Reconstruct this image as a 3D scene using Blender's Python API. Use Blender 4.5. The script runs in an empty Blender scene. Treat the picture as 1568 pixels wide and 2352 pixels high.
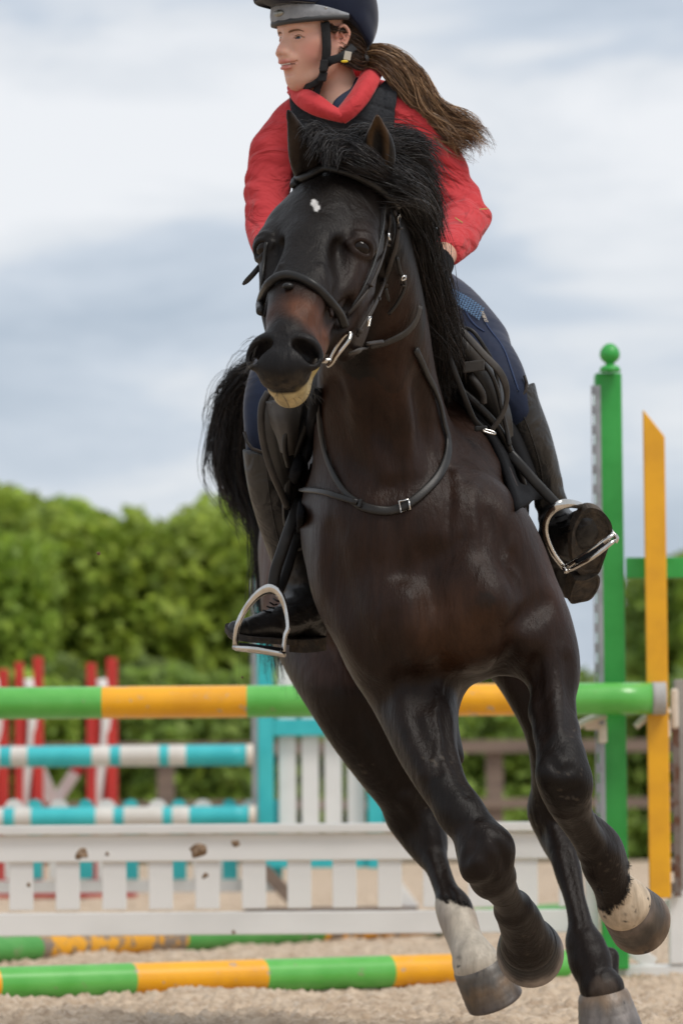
import bpy, bmesh, math, random
import numpy as np
from mathutils import Vector, Matrix, Quaternion

random.seed(7); rng = np.random.default_rng(7)
SC = bpy.context.scene
COL = SC.collection
# ------------------------------------------------------------------ camera
F = 8820.0; CAMH = 0.55
PITCH = math.radians(4.33); ROLL = math.radians(0.42)
FW = Vector((0, math.cos(PITCH), math.sin(PITCH)))
U0 = Vector((0, -math.sin(PITCH), math.cos(PITCH))); X0 = Vector((1, 0, 0))
RT = X0*math.cos(ROLL) - U0*math.sin(ROLL)
UP = U0*math.cos(ROLL) + X0*math.sin(ROLL)
CAM = Vector((0, 0, CAMH))
def P(x, y, d):
    """world point seen at (x, y) of the 1568x2352 view at depth d metres"""
    return CAM + (FW + RT*((x-784)/F) + UP*((1176-y)/F))*d
def S(d): return d/F            # metres per view unit at depth d
def ground(x, y):
    v = FW + RT*((x-784)/F) + UP*((1176-y)/F)
    return CAM + v*(-CAMH/v.z)
cam_d = bpy.data.cameras.new('camera'); cam = bpy.data.objects.new('camera', cam_d); COL.objects.link(cam)
cam_d.sensor_fit = 'HORIZONTAL'; cam_d.sensor_width = 24.0; cam_d.lens = F/1568*24.0
cam_d.clip_start = 0.1; cam_d.clip_end = 2000
M4 = Matrix((( RT.x, UP.x, -FW.x, CAM.x), (RT.y, UP.y, -FW.y, CAM.y), (RT.z, UP.z, -FW.z, CAM.z), (0,0,0,1)))
cam.matrix_world = M4
cam_d.dof.use_dof = True; cam_d.dof.focus_distance = 7.85; cam_d.dof.aperture_fstop = 5.0
SC.camera = cam
# ------------------------------------------------------------------ sky and sun
SUN_EL, SUN_AZ = math.radians(56), math.radians(132)      # azimuth measured from +Y towards +X
W = bpy.data.worlds.new('World'); SC.world = W; W.use_nodes = True
nt = W.node_tree; nt.nodes.clear()
def wn(t, **k):
    n = nt.nodes.new(t)
    for a, b in k.items(): setattr(n, a, b)
    return n
def build_world():
    out = wn('ShaderNodeOutputWorld'); bg = wn('ShaderNodeBackground'); bg.inputs[1].default_value = 0.1
    sky = wn('ShaderNodeTexSky', sky_type='NISHITA'); sky.sun_disc = False
    sky.sun_elevation = SUN_EL; sky.sun_rotation = SUN_AZ; sky.air_density = 1.0; sky.dust_density = 2.0
    tc = wn('ShaderNodeTexCoord')
    sep = wn('ShaderNodeSeparateXYZ'); nt.links.new(tc.outputs['Generated'], sep.inputs[0])
    mp = wn('ShaderNodeMapping'); mp.inputs['Scale'].default_value = (7.5, 7.5, 25.0); mp.inputs['Location'].default_value = (3.1, 1.2, 0.35)
    nt.links.new(tc.outputs['Generated'], mp.inputs[0])
    n1 = wn('ShaderNodeTexNoise'); n1.inputs['Scale'].default_value = 1.0; n1.inputs['Detail'].default_value = 7; n1.inputs['Roughness'].default_value = .58; n1.inputs['Distortion'].default_value = .35
    nt.links.new(mp.outputs[0], n1.inputs['Vector'])
    # banks of cloud by height above the horizon (sine of the elevation)
    rp = wn('ShaderNodeValToRGB'); nt.links.new(sep.outputs[2], rp.inputs[0]); e = rp.color_ramp.elements
    stops = [(0.0,.46),(.075,.36),(.104,.44),(.118,.30),(.135,.44),(.155,.84),(.176,.88),(.190,.38),(.21,.30),(.27,.72),(.35,.45),(.5,.6),(.75,.42),(1.0,.55)]
    e[0].position, e[0].color = stops[0][0], (stops[0][1],)*3+(1,); e[1].position, e[1].color = stops[-1][0], (stops[-1][1],)*3+(1,)
    for p_, v_ in stops[1:-1]:
        q = e.new(p_); q.color = (v_, v_, v_, 1)
    # the height itself is bent by slow noise, so that the banks are ragged and slope
    n2 = wn('ShaderNodeTexNoise'); n2.inputs['Scale'].default_value = .8; n2.inputs['Detail'].default_value = 2
    nt.links.new(mp.outputs[0], n2.inputs['Vector'])
    ma = wn('ShaderNodeMath', operation='MULTIPLY_ADD'); nt.links.new(n2.outputs['Fac'], ma.inputs[0]); ma.inputs[1].default_value = .07
    sb = wn('ShaderNodeMath', operation='SUBTRACT'); nt.links.new(sep.outputs[2], sb.inputs[0]); sb.inputs[1].default_value = .035
    nt.links.new(sb.outputs[0], ma.inputs[2]); nt.links.new(ma.outputs[0], rp.inputs[0])
    mx = wn('ShaderNodeMath', operation='MULTIPLY_ADD'); nt.links.new(n1.outputs['Fac'], mx.inputs[0]); mx.inputs[1].default_value = 2.1
    sb2 = wn('ShaderNodeMath', operation='SUBTRACT'); nt.links.new(rp.outputs[0], sb2.inputs[0]); sb2.inputs[1].default_value = 1.04
    nt.links.new(sb2.outputs[0], mx.inputs[2])
    cr = wn('ShaderNodeValToRGB'); nt.links.new(mx.outputs[0], cr.inputs[0]); c = cr.color_ramp.elements
    c[0].position = .05; c[0].color = (4.4,5.1,6.0,1); c[1].position = .90; c[1].color = (8.3,8.45,8.7,1)
    q = c.new(.40); q.color = (5.7,6.3,7.1,1); q = c.new(.62); q.color = (7.2,7.5,7.9,1)
    mix = wn('ShaderNodeMix', data_type='RGBA'); mix.inputs[0].default_value = .90
    nt.links.new(sky.outputs[0], mix.inputs['A']); nt.links.new(cr.outputs[0], mix.inputs['B'])
    nt.links.new(mix.outputs['Result'], bg.inputs[0]); nt.links.new(bg.outputs[0], out.inputs[0])
build_world()
sd = bpy.data.lights.new('sun', 'SUN'); so = bpy.data.objects.new('sun', sd); COL.objects.link(so)
sd.energy = 1.9; sd.angle = math.radians(24); sd.color = (1, .95, .88)
sdir = Vector((math.sin(SUN_AZ)*math.cos(SUN_EL), math.cos(SUN_AZ)*math.cos(SUN_EL), math.sin(SUN_EL)))
so.rotation_euler = sdir.to_track_quat('Z', 'Y').to_euler()
SC.view_settings.view_transform = 'Standard'; SC.view_settings.look = 'None'
SC.view_settings.exposure = 0.15; SC.view_settings.gamma = 1.0; SC.view_settings.use_curve_mapping = False

# ------------------------------------------------------------------ materials
MAT = {}
def mat(name, base, rough=.6, metal=0.0, c2=None, nscale=6.0, ndetail=4, mixlo=.4, mixhi=.65, bump=0.0, bscale=60.0,
        stretch=(1,1,1), attr=None, spec=.5, sheen=0.0, coat=0.0, obj=True, bdist=.004, c3=None, c3scale=2.0, c3lo=.6, c3hi=.7, sub=0.0, amp=.28, trans=0.0, b2=None):
    m = bpy.data.materials.new(name); m.use_nodes = True; MAT[name] = m
    t = m.node_tree; b = t.nodes['Principled BSDF']; L = t.links.new
    b.inputs['Roughness'].default_value = rough; b.inputs['Metallic'].default_value = metal
    b.inputs['Specular IOR Level'].default_value = spec
    if sheen: b.inputs['Sheen Weight'].default_value = sheen; b.inputs['Sheen Roughness'].default_value = .4
    if coat: b.inputs['Coat Weight'].default_value = coat; b.inputs['Coat Roughness'].default_value = .15
    if sub: b.inputs['Subsurface Weight'].default_value = sub; b.inputs['Subsurface Radius'].default_value = (.012,.004,.002); b.inputs['Subsurface Scale'].default_value = .4
    tc = t.nodes.new('ShaderNodeTexCoord'); mp = t.nodes.new('ShaderNodeMapping'); mp.inputs['Scale'].default_value = stretch
    L(tc.outputs['Object'], mp.inputs[0])
    def noise(sc, det, rgh=.55):
        n = t.nodes.new('ShaderNodeTexNoise'); n.inputs['Scale'].default_value = sc; n.inputs['Detail'].default_value = det; n.inputs['Roughness'].default_value = rgh
        L(mp.outputs[0], n.inputs['Vector']); return n
    def ramp(src, lo, hi):
        r = t.nodes.new('ShaderNodeMapRange'); r.inputs[1].default_value = lo; r.inputs[2].default_value = hi; r.interpolation_type = 'SMOOTHSTEP'
        L(src, r.inputs[0]); return r.outputs[0]
    def mixc(f, a, b_):
        x = t.nodes.new('ShaderNodeMix'); x.data_type = 'RGBA'
        if isinstance(f, float): x.inputs[0].default_value = f
        else: L(f, x.inputs[0])
        for s_, v_ in (('A', a), ('B', b_)):
            if isinstance(v_, tuple): x.inputs[s_].default_value = v_ + (1,)
            else: L(v_, x.inputs[s_])
        return x.outputs['Result']
    col = tuple(base)
    if attr:
        at = t.nodes.new('ShaderNodeAttribute'); at.attribute_name = attr; col = at.outputs['Color']
        n = noise(nscale, ndetail)
        mr = t.nodes.new('ShaderNodeMapRange'); mr.inputs[1].default_value = .25; mr.inputs[2].default_value = .75; mr.inputs[3].default_value = 1-amp; mr.inputs[4].default_value = 1+amp
        L(n.outputs['Fac'], mr.inputs[0])
        vm = t.nodes.new('ShaderNodeVectorMath'); vm.operation = 'SCALE'; L(col, vm.inputs[0]); L(mr.outputs[0], vm.inputs['Scale']); col = vm.outputs[0]
    if c2: col = mixc(ramp(noise(nscale, ndetail).outputs['Fac'], mixlo, mixhi), col, tuple(c2))
    if c3: col = mixc(ramp(noise(c3scale, 6, .65).outputs['Fac'], c3lo, c3hi), col, tuple(c3))
    if isinstance(col, tuple): b.inputs['Base Color'].default_value = col + (1,)
    else: L(col, b.inputs['Base Color'])
    if bump:
        n = noise(bscale, 4, .6); bp = t.nodes.new('ShaderNodeBump'); bp.inputs['Strength'].default_value = bump; bp.inputs['Distance'].default_value = bdist
        L(n.outputs['Fac'], bp.inputs['Height']); L(bp.outputs[0], b.inputs['Normal'])
        if b2:      # (scale, distance, distortion): larger folds or ripples under the fine grain
            n2 = noise(b2[0], 3, .5); n2.inputs['Distortion'].default_value = b2[2]; bp2 = t.nodes.new('ShaderNodeBump'); bp2.inputs['Strength'].default_value = 1.0; bp2.inputs['Distance'].default_value = b2[1]
            L(n2.outputs['Fac'], bp2.inputs['Height']); L(bp2.outputs[0], bp.inputs['Normal'])
    if trans:
        tr = t.nodes.new('ShaderNodeBsdfTranslucent'); mxs = t.nodes.new('ShaderNodeMixShader'); mxs.inputs[0].default_value = trans
        if isinstance(col, tuple): tr.inputs[0].default_value = col + (1,)
        else: L(col, tr.inputs[0])
        L(b.outputs[0], mxs.inputs[1]); L(tr.outputs[0], mxs.inputs[2]); L(mxs.outputs[0], t.nodes['Material Output'].inputs['Surface'])
    return m

# ------------------------------------------------------------------ object helpers
def link(name, me, m=None, parent=None, smooth=True):
    o = bpy.data.objects.new(name, me); COL.objects.link(o)
    if m is not None and len(me.materials) == 0: me.materials.append(m)
    if smooth and len(me.polygons): me.polygons.foreach_set('use_smooth', np.ones(len(me.polygons), bool))
    if parent is not None: o.parent = parent
    return o
def thing(name, label, cat, loc=(0,0,0), group=None):
    o = bpy.data.objects.new(name, None); COL.objects.link(o); o.location = loc; o.empty_display_size = .1
    o['label'] = label; o['category'] = cat
    if group: o['group'] = group
    return o
def tag(o, label, cat, group=None, kind=None):
    if label: o['label'] = label
    if cat: o['category'] = cat
    if group: o['group'] = group
    if kind: o['kind'] = kind
    return o
def npmesh(name, V, Fq, smooth=True, col=None):
    """mesh from an (n,3) array and a list/array of equal-size faces"""
    V = np.asarray(V, np.float32); Fq = np.asarray(Fq, np.int32); k = Fq.shape[1]
    me = bpy.data.meshes.new(name); me.vertices.add(len(V)); me.vertices.foreach_set('co', V.ravel())
    me.loops.add(Fq.size); me.loops.foreach_set('vertex_index', Fq.ravel())
    me.polygons.add(len(Fq)); me.polygons.foreach_set('loop_start', np.arange(0, Fq.size, k, dtype=np.int32))
    try: me.polygons.foreach_set('loop_total', np.full(len(Fq), k, np.int32))
    except Exception: pass
    me.update(calc_edges=True)
    if smooth: me.polygons.foreach_set('use_smooth', np.ones(len(Fq), bool))
    if col is not None:
        a = me.attributes.new('Col', 'FLOAT_COLOR', 'POINT'); c4 = np.ones((len(V), 4), np.float32); c4[:, :3] = col; a.data.foreach_set('color', c4.ravel())
    return me
def local(o, me):
    """shift a mesh built in world space so that it sits right under its parent's location"""
    pass
def bmesh_obj(name, bm, m, parent=None, smooth=False):
    me = bpy.data.meshes.new(name); bm.to_mesh(me); bm.free()
    if parent is not None:
        me.transform(Matrix.Translation(-Vector(parent.location)) if parent.parent is None else Matrix.Translation(-Vector(parent.parent.location)-Vector(parent.location)))
    mats = m if isinstance(m, (list, tuple)) else [m]
    for q in mats: me.materials.append(q)
    return link(name, me, None, parent, smooth)
def world_obj(name, me, m, parent=None, smooth=True):
    if parent is not None:
        off = Vector(parent.location) + (Vector(parent.parent.location) if parent.parent else Vector())
        me.transform(Matrix.Translation(-off))
    return link(name, me, m, parent, smooth)
def obox(bm, c, ax, ay, az, hx, hy, hz, bevel=0.0, mi=0):
    """oriented box"""
    c = Vector(c); vs = []
    for sx in (-1, 1):
        for sy in (-1, 1):
            for sz in (-1, 1): vs.append(bm.verts.new(c + ax*hx*sx + ay*hy*sy + az*hz*sz))
    fs = [(0,1,3,2),(4,6,7,5),(0,4,5,1),(2,3,7,6),(0,2,6,4),(1,5,7,3)]
    faces = [bm.faces.new([vs[i] for i in f]) for f in fs]
    for f in faces: f.material_index = mi
    bmesh.ops.recalc_face_normals(bm, faces=faces)
    if bevel > 0:
        es = list({e for f in faces for e in f.edges}); bmesh.ops.bevel(bm, geom=es, offset=bevel, segments=2, affect='EDGES', profile=.6)
AX, AY, AZ = Vector((1,0,0)), Vector((0,1,0)), Vector((0,0,1))
def box(name, x0, x1, y0, y1, z0, z1, m, parent=None, bevel=.004):
    bm = bmesh.new(); obox(bm, ((x0+x1)/2, (y0+y1)/2, (z0+z1)/2), AX, AY, AZ, abs(x1-x0)/2, abs(y1-y0)/2, abs(z1-z0)/2, bevel)
    return bmesh_obj(name, bm, m, parent)
def lathe_rings(pts, radii, seg=16, frame=None, cap=True, ell=None):
    """tube verts/faces along pts (Vectors) with radii; ell = (a,b) scale of the section along normal/binormal"""
    pts = [Vector(p) for p in pts]; n = len(pts); V = []; Fc = []
    T = [(pts[min(i+1, n-1)] - pts[max(i-1, 0)]).normalized() for i in range(n)]
    N = frame if frame is not None else (AZ if abs(T[0].z) < .9 else AX)
    N = (N - T[0]*N.dot(T[0])).normalized()
    for i in range(n):
        N = (N - T[i]*N.dot(T[i])).normalized(); B = T[i].cross(N)
        a, b = (1, 1) if ell is None else (ell if not isinstance(ell[0], (list, tuple)) else ell[i])
        for k in range(seg):
            t = 2*math.pi*k/seg
            V.append(pts[i] + (N*math.cos(t)*a + B*math.sin(t)*b)*radii[i])
    for i in range(n-1):
        for k in range(seg):
            q = (k+1) % seg; Fc.append((i*seg+k, (i+1)*seg+k, (i+1)*seg+q, i*seg+q))
    if cap:
        Fc.append(tuple(range(seg))); Fc.append(tuple((n-1)*seg+k for k in reversed(range(seg))))
    return V, Fc
def tube(name, pts, radii, m, parent=None, seg=12, frame=None, ell=None, cap=True, smooth=True):
    if isinstance(radii, (int, float)): radii = [radii]*len(pts)
    V, Fc = lathe_rings(pts, radii, seg, frame, cap, ell)
    me = bpy.data.meshes.new(name); me.from_pydata([tuple(v) for v in V], [], Fc); me.update()
    bm = bmesh.new(); bm.from_mesh(me); bmesh.ops.recalc_face_normals(bm, faces=bm.faces[:]); bm.to_mesh(me); bm.free()
    return world_obj(name, me, m, parent, smooth)
def catmull(pts, n=6):
    pts = [np.array(p, float) for p in pts]; out = []
    for i in range(len(pts)-1):
        p0 = pts[i-1] if i > 0 else 2*pts[0]-pts[1]; p1 = pts[i]; p2 = pts[i+1]; p3 = pts[i+2] if i+2 < len(pts) else 2*pts[-1]-pts[-2]
        for k in range(n):
            t = k/n; out.append(.5*((2*p1)+(-p0+p2)*t+(2*p0-5*p1+4*p2-p3)*t*t+(-p0+3*p1-3*p2+p3)*t**3))
    out.append(pts[-1]); return out
def strap(name, pts, width, thick, m, parent=None, normals=None, n=6, taper=False, closed=False, bulge=0.0):
    """flat strap swept along pts; normals: one outward vector, or one per control point"""
    C = [Vector(p) for p in catmull(pts, n)]; cnt = len(C)
    if normals is None: normals = -FW
    if isinstance(normals, (list, tuple)): NN = [Vector(v) for v in catmull(normals, n)]
    else: NN = [Vector(normals)]*cnt
    wl = catmull([(w_, 0, 0) for w_ in width], n) if isinstance(width, (list, tuple)) else None
    V = []; Fc = []; k = 8
    for i in range(cnt):
        T = (C[min(i+1, cnt-1)] - C[max(i-1, 0)]).normalized(); N = NN[i]; N = (N - T*N.dot(T)).normalized(); B = T.cross(N)
        w = (wl[i][0] if wl is not None else width)/2; h = thick/2
        if taper and i > cnt-4: w *= (.95, .8, .45)[i-(cnt-3)]
        for (a, b) in ((-1,-.6),(-.93,.45),(-.55,1+bulge),(0,1+bulge*1.6),(.55,1+bulge),(.93,.45),(1,-.6),(0,-1)):
            V.append(C[i] + B*w*a + N*h*b)
    for i in range(cnt-1):
        for j in range(k):
            q = (j+1) % k; Fc.append((i*k+j, i*k+q, (i+1)*k+q, (i+1)*k+j))
    Fc.append(tuple(range(k))); Fc.append(tuple((cnt-1)*k+j for j in reversed(range(k))))
    me = bpy.data.meshes.new(name); me.from_pydata([tuple(v) for v in V], [], Fc); me.update()
    bm = bmesh.new(); bm.from_mesh(me); bmesh.ops.recalc_face_normals(bm, faces=bm.faces[:]); bm.to_mesh(me); bm.free()
    return world_obj(name, me, m, parent, True)

# ------------------------------------------------------------------ implicit modelling (smooth unions, meshed by surface nets)
class Field:
    def __init__(s): s.p = []
    def cone(s, a, b, ra, rb, k=.03, sub=False):
        a = np.array(a, float); b = np.array(b, float); lo = np.minimum(a-ra, b-rb); hi = np.maximum(a+ra, b+rb)
        s.p.append(('c', a, b, ra, rb, k, sub, lo, hi)); return s
    def chain(s, pts, k=.03, sub=False):
        c = catmull([list(p)+[r] for p, r in pts], 5) if len(pts) > 2 else [np.r_[p, r] for p, r in pts]
        c = np.array(c, float); c[:, 3] = np.maximum(c[:, 3], .0005)
        s.p.append(('h', c[:, :3], c[:, 3], None, None, k, sub, (c[:, :3]-c[:, 3:]).min(0), (c[:, :3]+c[:, 3:]).max(0))); return s
    def ell(s, c, r, R=None, k=.03, sub=False):
        c = np.array(c, float); r = np.array(r, float); R = np.eye(3) if R is None else np.array(R, float)   # rows of R: local axes
        m = float(max(r)); s.p.append(('e', c, r, R, None, k, sub, c-m, c+m)); return s
    def evaluate(s, f, lo, vox):
        """apply to grid f whose origin is lo"""
        n = np.array(f.shape)
        for q in s.p:
            kind, a, b, c, d_, k, sub, plo, phi = q
            mgn = k + 2.5*vox if not sub else k + 2*vox
            i0 = np.maximum(np.floor((plo-mgn-lo)/vox).astype(int), 0); i1 = np.minimum(np.ceil((phi+mgn-lo)/vox).astype(int)+1, n)
            if np.any(i1 <= i0): continue
            sl = tuple(slice(u, v) for u, v in zip(i0, i1))
            X = (lo[0]+vox*np.arange(i0[0], i1[0]))[:, None, None].astype(np.float32); Y = (lo[1]+vox*np.arange(i0[1], i1[1]))[None, :, None].astype(np.float32); Z = (lo[2]+vox*np.arange(i0[2], i1[2]))[None, None, :].astype(np.float32)
            if kind == 'h':      # a whole limb: hard union of its many short cones, then blended once
                D = np.full(tuple(i1-i0), 1.0, np.float32); org = lo+vox*i0
                for w in range(len(a)-1):
                    p0, p1, r0, r1 = a[w], a[w+1], b[w], b[w+1]; rm = max(r0, r1)+mgn
                    j0 = np.maximum(np.floor((np.minimum(p0, p1)-rm-org)/vox).astype(int), 0); j1 = np.minimum(np.ceil((np.maximum(p0, p1)+rm-org)/vox).astype(int)+1, i1-i0)
                    if np.any(j1 <= j0): continue
                    ss = tuple(slice(u, v) for u, v in zip(j0, j1)); ab = (p1-p0).astype(np.float32); L2 = float(ab@ab)+1e-12
                    dx, dy, dz = X[j0[0]:j1[0]]-p0[0], Y[:, j0[1]:j1[1]]-p0[1], Z[:, :, j0[2]:j1[2]]-p0[2]
                    t = np.clip((dx*ab[0]+dy*ab[1]+dz*ab[2])/L2, 0, 1)
                    D[ss] = np.minimum(D[ss], np.sqrt((dx-t*ab[0])**2+(dy-t*ab[1])**2+(dz-t*ab[2])**2) - (r0+(r1-r0)*t))
            elif kind == 'c':
                ab = (b-a).astype(np.float32); L2 = float(ab@ab)+1e-12
                dx, dy, dz = X-a[0], Y-a[1], Z-a[2]
                t = np.clip((dx*ab[0]+dy*ab[1]+dz*ab[2])/L2, 0, 1)
                D = np.sqrt((dx-t*ab[0])**2+(dy-t*ab[1])**2+(dz-t*ab[2])**2) - (c+(d_-c)*t)
            else:
                dx, dy, dz = X-a[0], Y-a[1], Z-a[2]; R = c; r = b
                u = R[0,0]*dx+R[0,1]*dy+R[0,2]*dz; v = R[1,0]*dx+R[1,1]*dy+R[1,2]*dz; w = R[2,0]*dx+R[2,1]*dy+R[2,2]*dz
                k0 = np.sqrt((u/r[0])**2+(v/r[1])**2+(w/r[2])**2)+1e-9; k1 = np.sqrt((u/r[0]**2)**2+(v/r[1]**2)**2+(w/r[2]**2)**2)+1e-9
                D = k0*(k0-1)/k1
            g = f[sl]
            if sub:
                D = -D; h = np.maximum(k-np.abs(g-D), 0)/k if k > 0 else 0
                f[sl] = np.maximum(g, D)+h*h*k*.25
            else:
                h = np.maximum(k-np.abs(g-D), 0)/k if k > 0 else 0
                f[sl] = np.minimum(g, D)-h*h*k*.25
        return f
    def at(s, pts, big=1.0):
        """field value at an (n,3) array of points"""
        pts = np.asarray(pts, float); f = np.full(len(pts), big)
        for kind, a, b, c, d_, k, sub, plo, phi in s.p:
            if kind == 'h':
                D = np.full(len(pts), 1.0)
                for w in range(0, len(a)-1):
                    ab = a[w+1]-a[w]; dd = pts-a[w]; t = np.clip(dd@ab/(ab@ab+1e-12), 0, 1); D = np.minimum(D, np.linalg.norm(dd-t[:, None]*ab, axis=1)-(b[w]+(b[w+1]-b[w])*t))
            elif kind == 'c':
                ab = b-a; L2 = ab@ab+1e-12; dd = pts-a; t = np.clip(dd@ab/L2, 0, 1); D = np.linalg.norm(dd-t[:, None]*ab, axis=1)-(c+(d_-c)*t)
            else:
                q = (pts-a)@c.T; k0 = np.linalg.norm(q/b, axis=1)+1e-9; k1 = np.linalg.norm(q/b**2, axis=1)+1e-9; D = k0*(k0-1)/k1
            if sub: D = -D; h = np.maximum(k-np.abs(f-D), 0)/max(k, 1e-9); f = np.maximum(f, D)+h*h*k*.25
            else: h = np.maximum(k-np.abs(f-D), 0)/max(k, 1e-9); f = np.minimum(f, D)-h*h*k*.25
        return f
    def snap(s, p, dirv, out=0.0, far=.35):
        """walk from outside along -dirv... find the surface point on the line p + t*dirv seen from the dirv side"""
        p = np.array(p, float); dv = np.array(dirv, float); dv /= np.linalg.norm(dv)
        ts = np.linspace(far, -far, 240); v = s.at(p+ts[:, None]*dv); idx = np.where(v < 0)[0]
        if len(idx) == 0: return Vector(p)
        t = ts[idx[0]]; return Vector(p+dv*(t+out))
    def normal(s, p):
        p = np.array(p, float); e = .004; q = np.array([p+[e,0,0], p-[e,0,0], p+[0,e,0], p-[0,e,0], p+[0,0,e], p-[0,0,e]]); v = s.at(q)
        g = np.array([v[0]-v[1], v[2]-v[3], v[4]-v[5]]); return Vector(g/(np.linalg.norm(g)+1e-9))
def surface_nets(f, lo, vox):
    sg = f < 0; c = sg[:-1,:-1,:-1].astype(np.int8)
    for dx, dy, dz in ((1,0,0),(0,1,0),(0,0,1),(1,1,0),(1,0,1),(0,1,1),(1,1,1)):
        c += sg[dx:f.shape[0]-1+dx, dy:f.shape[1]-1+dy, dz:f.shape[2]-1+dz]
    act = np.argwhere((c > 0) & (c < 8)); del c
    idx = np.full(tuple(np.array(f.shape)-1), -1, np.int32); idx[act[:,0], act[:,1], act[:,2]] = np.arange(len(act))
    co = [(0,0,0),(1,0,0),(0,1,0),(1,1,0),(0,0,1),(1,0,1),(0,1,1),(1,1,1)]
    v = [f[act[:,0]+a, act[:,1]+b, act[:,2]+d] for a, b, d in co]
    acc = np.zeros((len(act), 3)); cnt = np.zeros(len(act))
    for i, j in ((0,1),(2,3),(4,5),(6,7),(0,2),(1,3),(4,6),(5,7),(0,4),(1,5),(2,6),(3,7)):
        m = (v[i] < 0) != (v[j] < 0); t = np.where(m, v[i]/np.where(m, v[i]-v[j], 1), 0)
        pi, pj = np.array(co[i], float), np.array(co[j], float)
        acc += np.where(m[:, None], pi+(pj-pi)*t[:, None], 0); cnt += m
    V = lo + vox*(act + acc/cnt[:, None]); Fc = []
    for ax in range(3):
        a1, a2 = (ax+1) % 3, (ax+2) % 3
        s0 = [slice(None)]*3; s1 = [slice(None)]*3; s0[ax] = slice(0, -1); s1[ax] = slice(1, None)
        ch = np.argwhere(sg[tuple(s0)] != sg[tuple(s1)])
        ch = ch[(ch[:, a1] > 0) & (ch[:, a2] > 0) & (ch[:, a1] < f.shape[a1]-1) & (ch[:, a2] < f.shape[a2]-1)]
        e1 = np.zeros(3, int); e1[a1] = 1; e2 = np.zeros(3, int); e2[a2] = 1
        g = lambda q: idx[q[:,0], q[:,1], q[:,2]]
        Q = np.stack([g(ch-e1-e2), g(ch-e2), g(ch), g(ch-e1)], 1)
        flip = ~sg[ch[:,0], ch[:,1], ch[:,2]]; Q[flip] = Q[flip][:, ::-1]
        Fc.append(Q)
    Fc = np.concatenate(Fc); Fc = Fc[(Fc >= 0).all(1)]
    return V, Fc
def mesh_field(field, lo, hi, vox, post=None):
    lo = np.array(lo, float); hi = np.array(hi, float); n = np.ceil((hi-lo)/vox).astype(int)+1
    f = np.full(tuple(n), 1.0, np.float32); field.evaluate(f, lo, vox)
    if post is not None:
        ax = [(lo[i]+vox*np.arange(n[i])).astype(np.float32) for i in range(3)]
        f = post(f, ax[0][:, None, None], ax[1][None, :, None], ax[2][None, None, :])
    return surface_nets(f, lo, vox)
def fbounds(field, pad=.03):
    return np.min([q[7] for q in field.p if not q[6]], 0)-pad, np.max([q[8] for q in field.p if not q[6]], 0)+pad
def vnoise(p, sc, seed=0):
    """cheap smooth pseudo-noise in [-1,1] for arrays of points"""
    r = np.random.default_rng(seed); out = np.zeros(len(p))
    for _ in range(7):
        w = r.normal(size=3); w /= np.linalg.norm(w); out += np.sin(p@w*sc*r.uniform(.6, 1.6)+r.uniform(0, 6.28))
    return out/3.2

_LT = {}
def lat2(x, y, fr, seed):
    """smooth lattice noise in [-1,1] over the plane"""
    if seed not in _LT: _LT[seed] = np.random.default_rng(seed).uniform(-1, 1, (256, 256))
    T = _LT[seed]; u, v = x*fr, y*fr; i, j = np.floor(u).astype(int), np.floor(v).astype(int); a, b = u-i, v-j; a = a*a*(3-2*a); b = b*b*(3-2*b)
    g = lambda p, q: T[p % 256, q % 256]
    return (g(i, j)*(1-a)+g(i+1, j)*a)*(1-b)+(g(i, j+1)*(1-a)+g(i+1, j+1)*a)*b
# ================================================================== the setting
m_sand = mat('sand', (.62,.49,.36), rough=.95, c2=(.43,.32,.225), nscale=16, mixlo=.36, mixhi=.66, bump=.9, bscale=75, bdist=.012, spec=.15, c3=(.64,.53,.42), c3scale=30, c3lo=.50, c3hi=.70)
m_clod = mat('clod', (.30,.21,.14), rough=.95, c2=(.17,.11,.07), nscale=90, mixlo=.4, mixhi=.6, spec=.1)
m_green = mat('green_paint', (.025,.32,.045), rough=.38, c2=(.04,.38,.065), nscale=9, mixlo=.3, mixhi=.7, c3=(.20,.33,.14), c3scale=24, c3lo=.68, c3hi=.74, bump=.15, bscale=120, bdist=.001)
m_pgreen = mat('pole_green_paint', (.09,.42,.06), rough=.3, c2=(.13,.48,.09), nscale=9, mixlo=.3, mixhi=.7, c3=(.22,.33,.13), c3scale=26, c3lo=.63, c3hi=.70, coat=.2, bump=.15, bscale=120, bdist=.001)
m_yellow = mat('yellow_paint', (.82,.40,.008), rough=.42, c2=(.70,.33,.01), nscale=7, mixlo=.35, mixhi=.7, c3=(.42,.27,.12), c3scale=20, c3lo=.70, c3hi=.74)
m_pyellow = mat('pole_yellow_paint', (.90,.42,.006), rough=.32, c2=(.76,.34,.01), nscale=7, mixlo=.35, mixhi=.7, c3=(.46,.34,.24), c3scale=26, c3lo=.60, c3hi=.66, coat=.2, bump=.15, bscale=120, bdist=.001)
m_wyellow = mat('worn_yellow_paint', (.80,.38,.006), rough=.5, c2=(.62,.29,.01), nscale=7, mixlo=.35, mixhi=.7, c3=(.22,.17,.13), c3scale=9, c3lo=.50, c3hi=.54)
m_wgreen = mat('worn_green_paint', (.06,.30,.05), rough=.5, c2=(.09,.34,.07), nscale=8, c3=(.2,.24,.12), c3scale=15, c3lo=.60, c3hi=.66)
m_white = mat('white_paint', (.80,.79,.77), rough=.5, c2=(.70,.69,.67), nscale=4, mixlo=.4, mixhi=.75, c3=(.42,.36,.30), c3scale=24, c3lo=.70, c3hi=.76, stretch=(.5,1,1))
m_turq = mat('turquoise_paint', (.03,.45,.49), rough=.45, c2=(.05,.52,.55), nscale=5)
m_red = mat('red_paint', (.52,.028,.018), rough=.5, c2=(.44,.02,.018), nscale=5)
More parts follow.
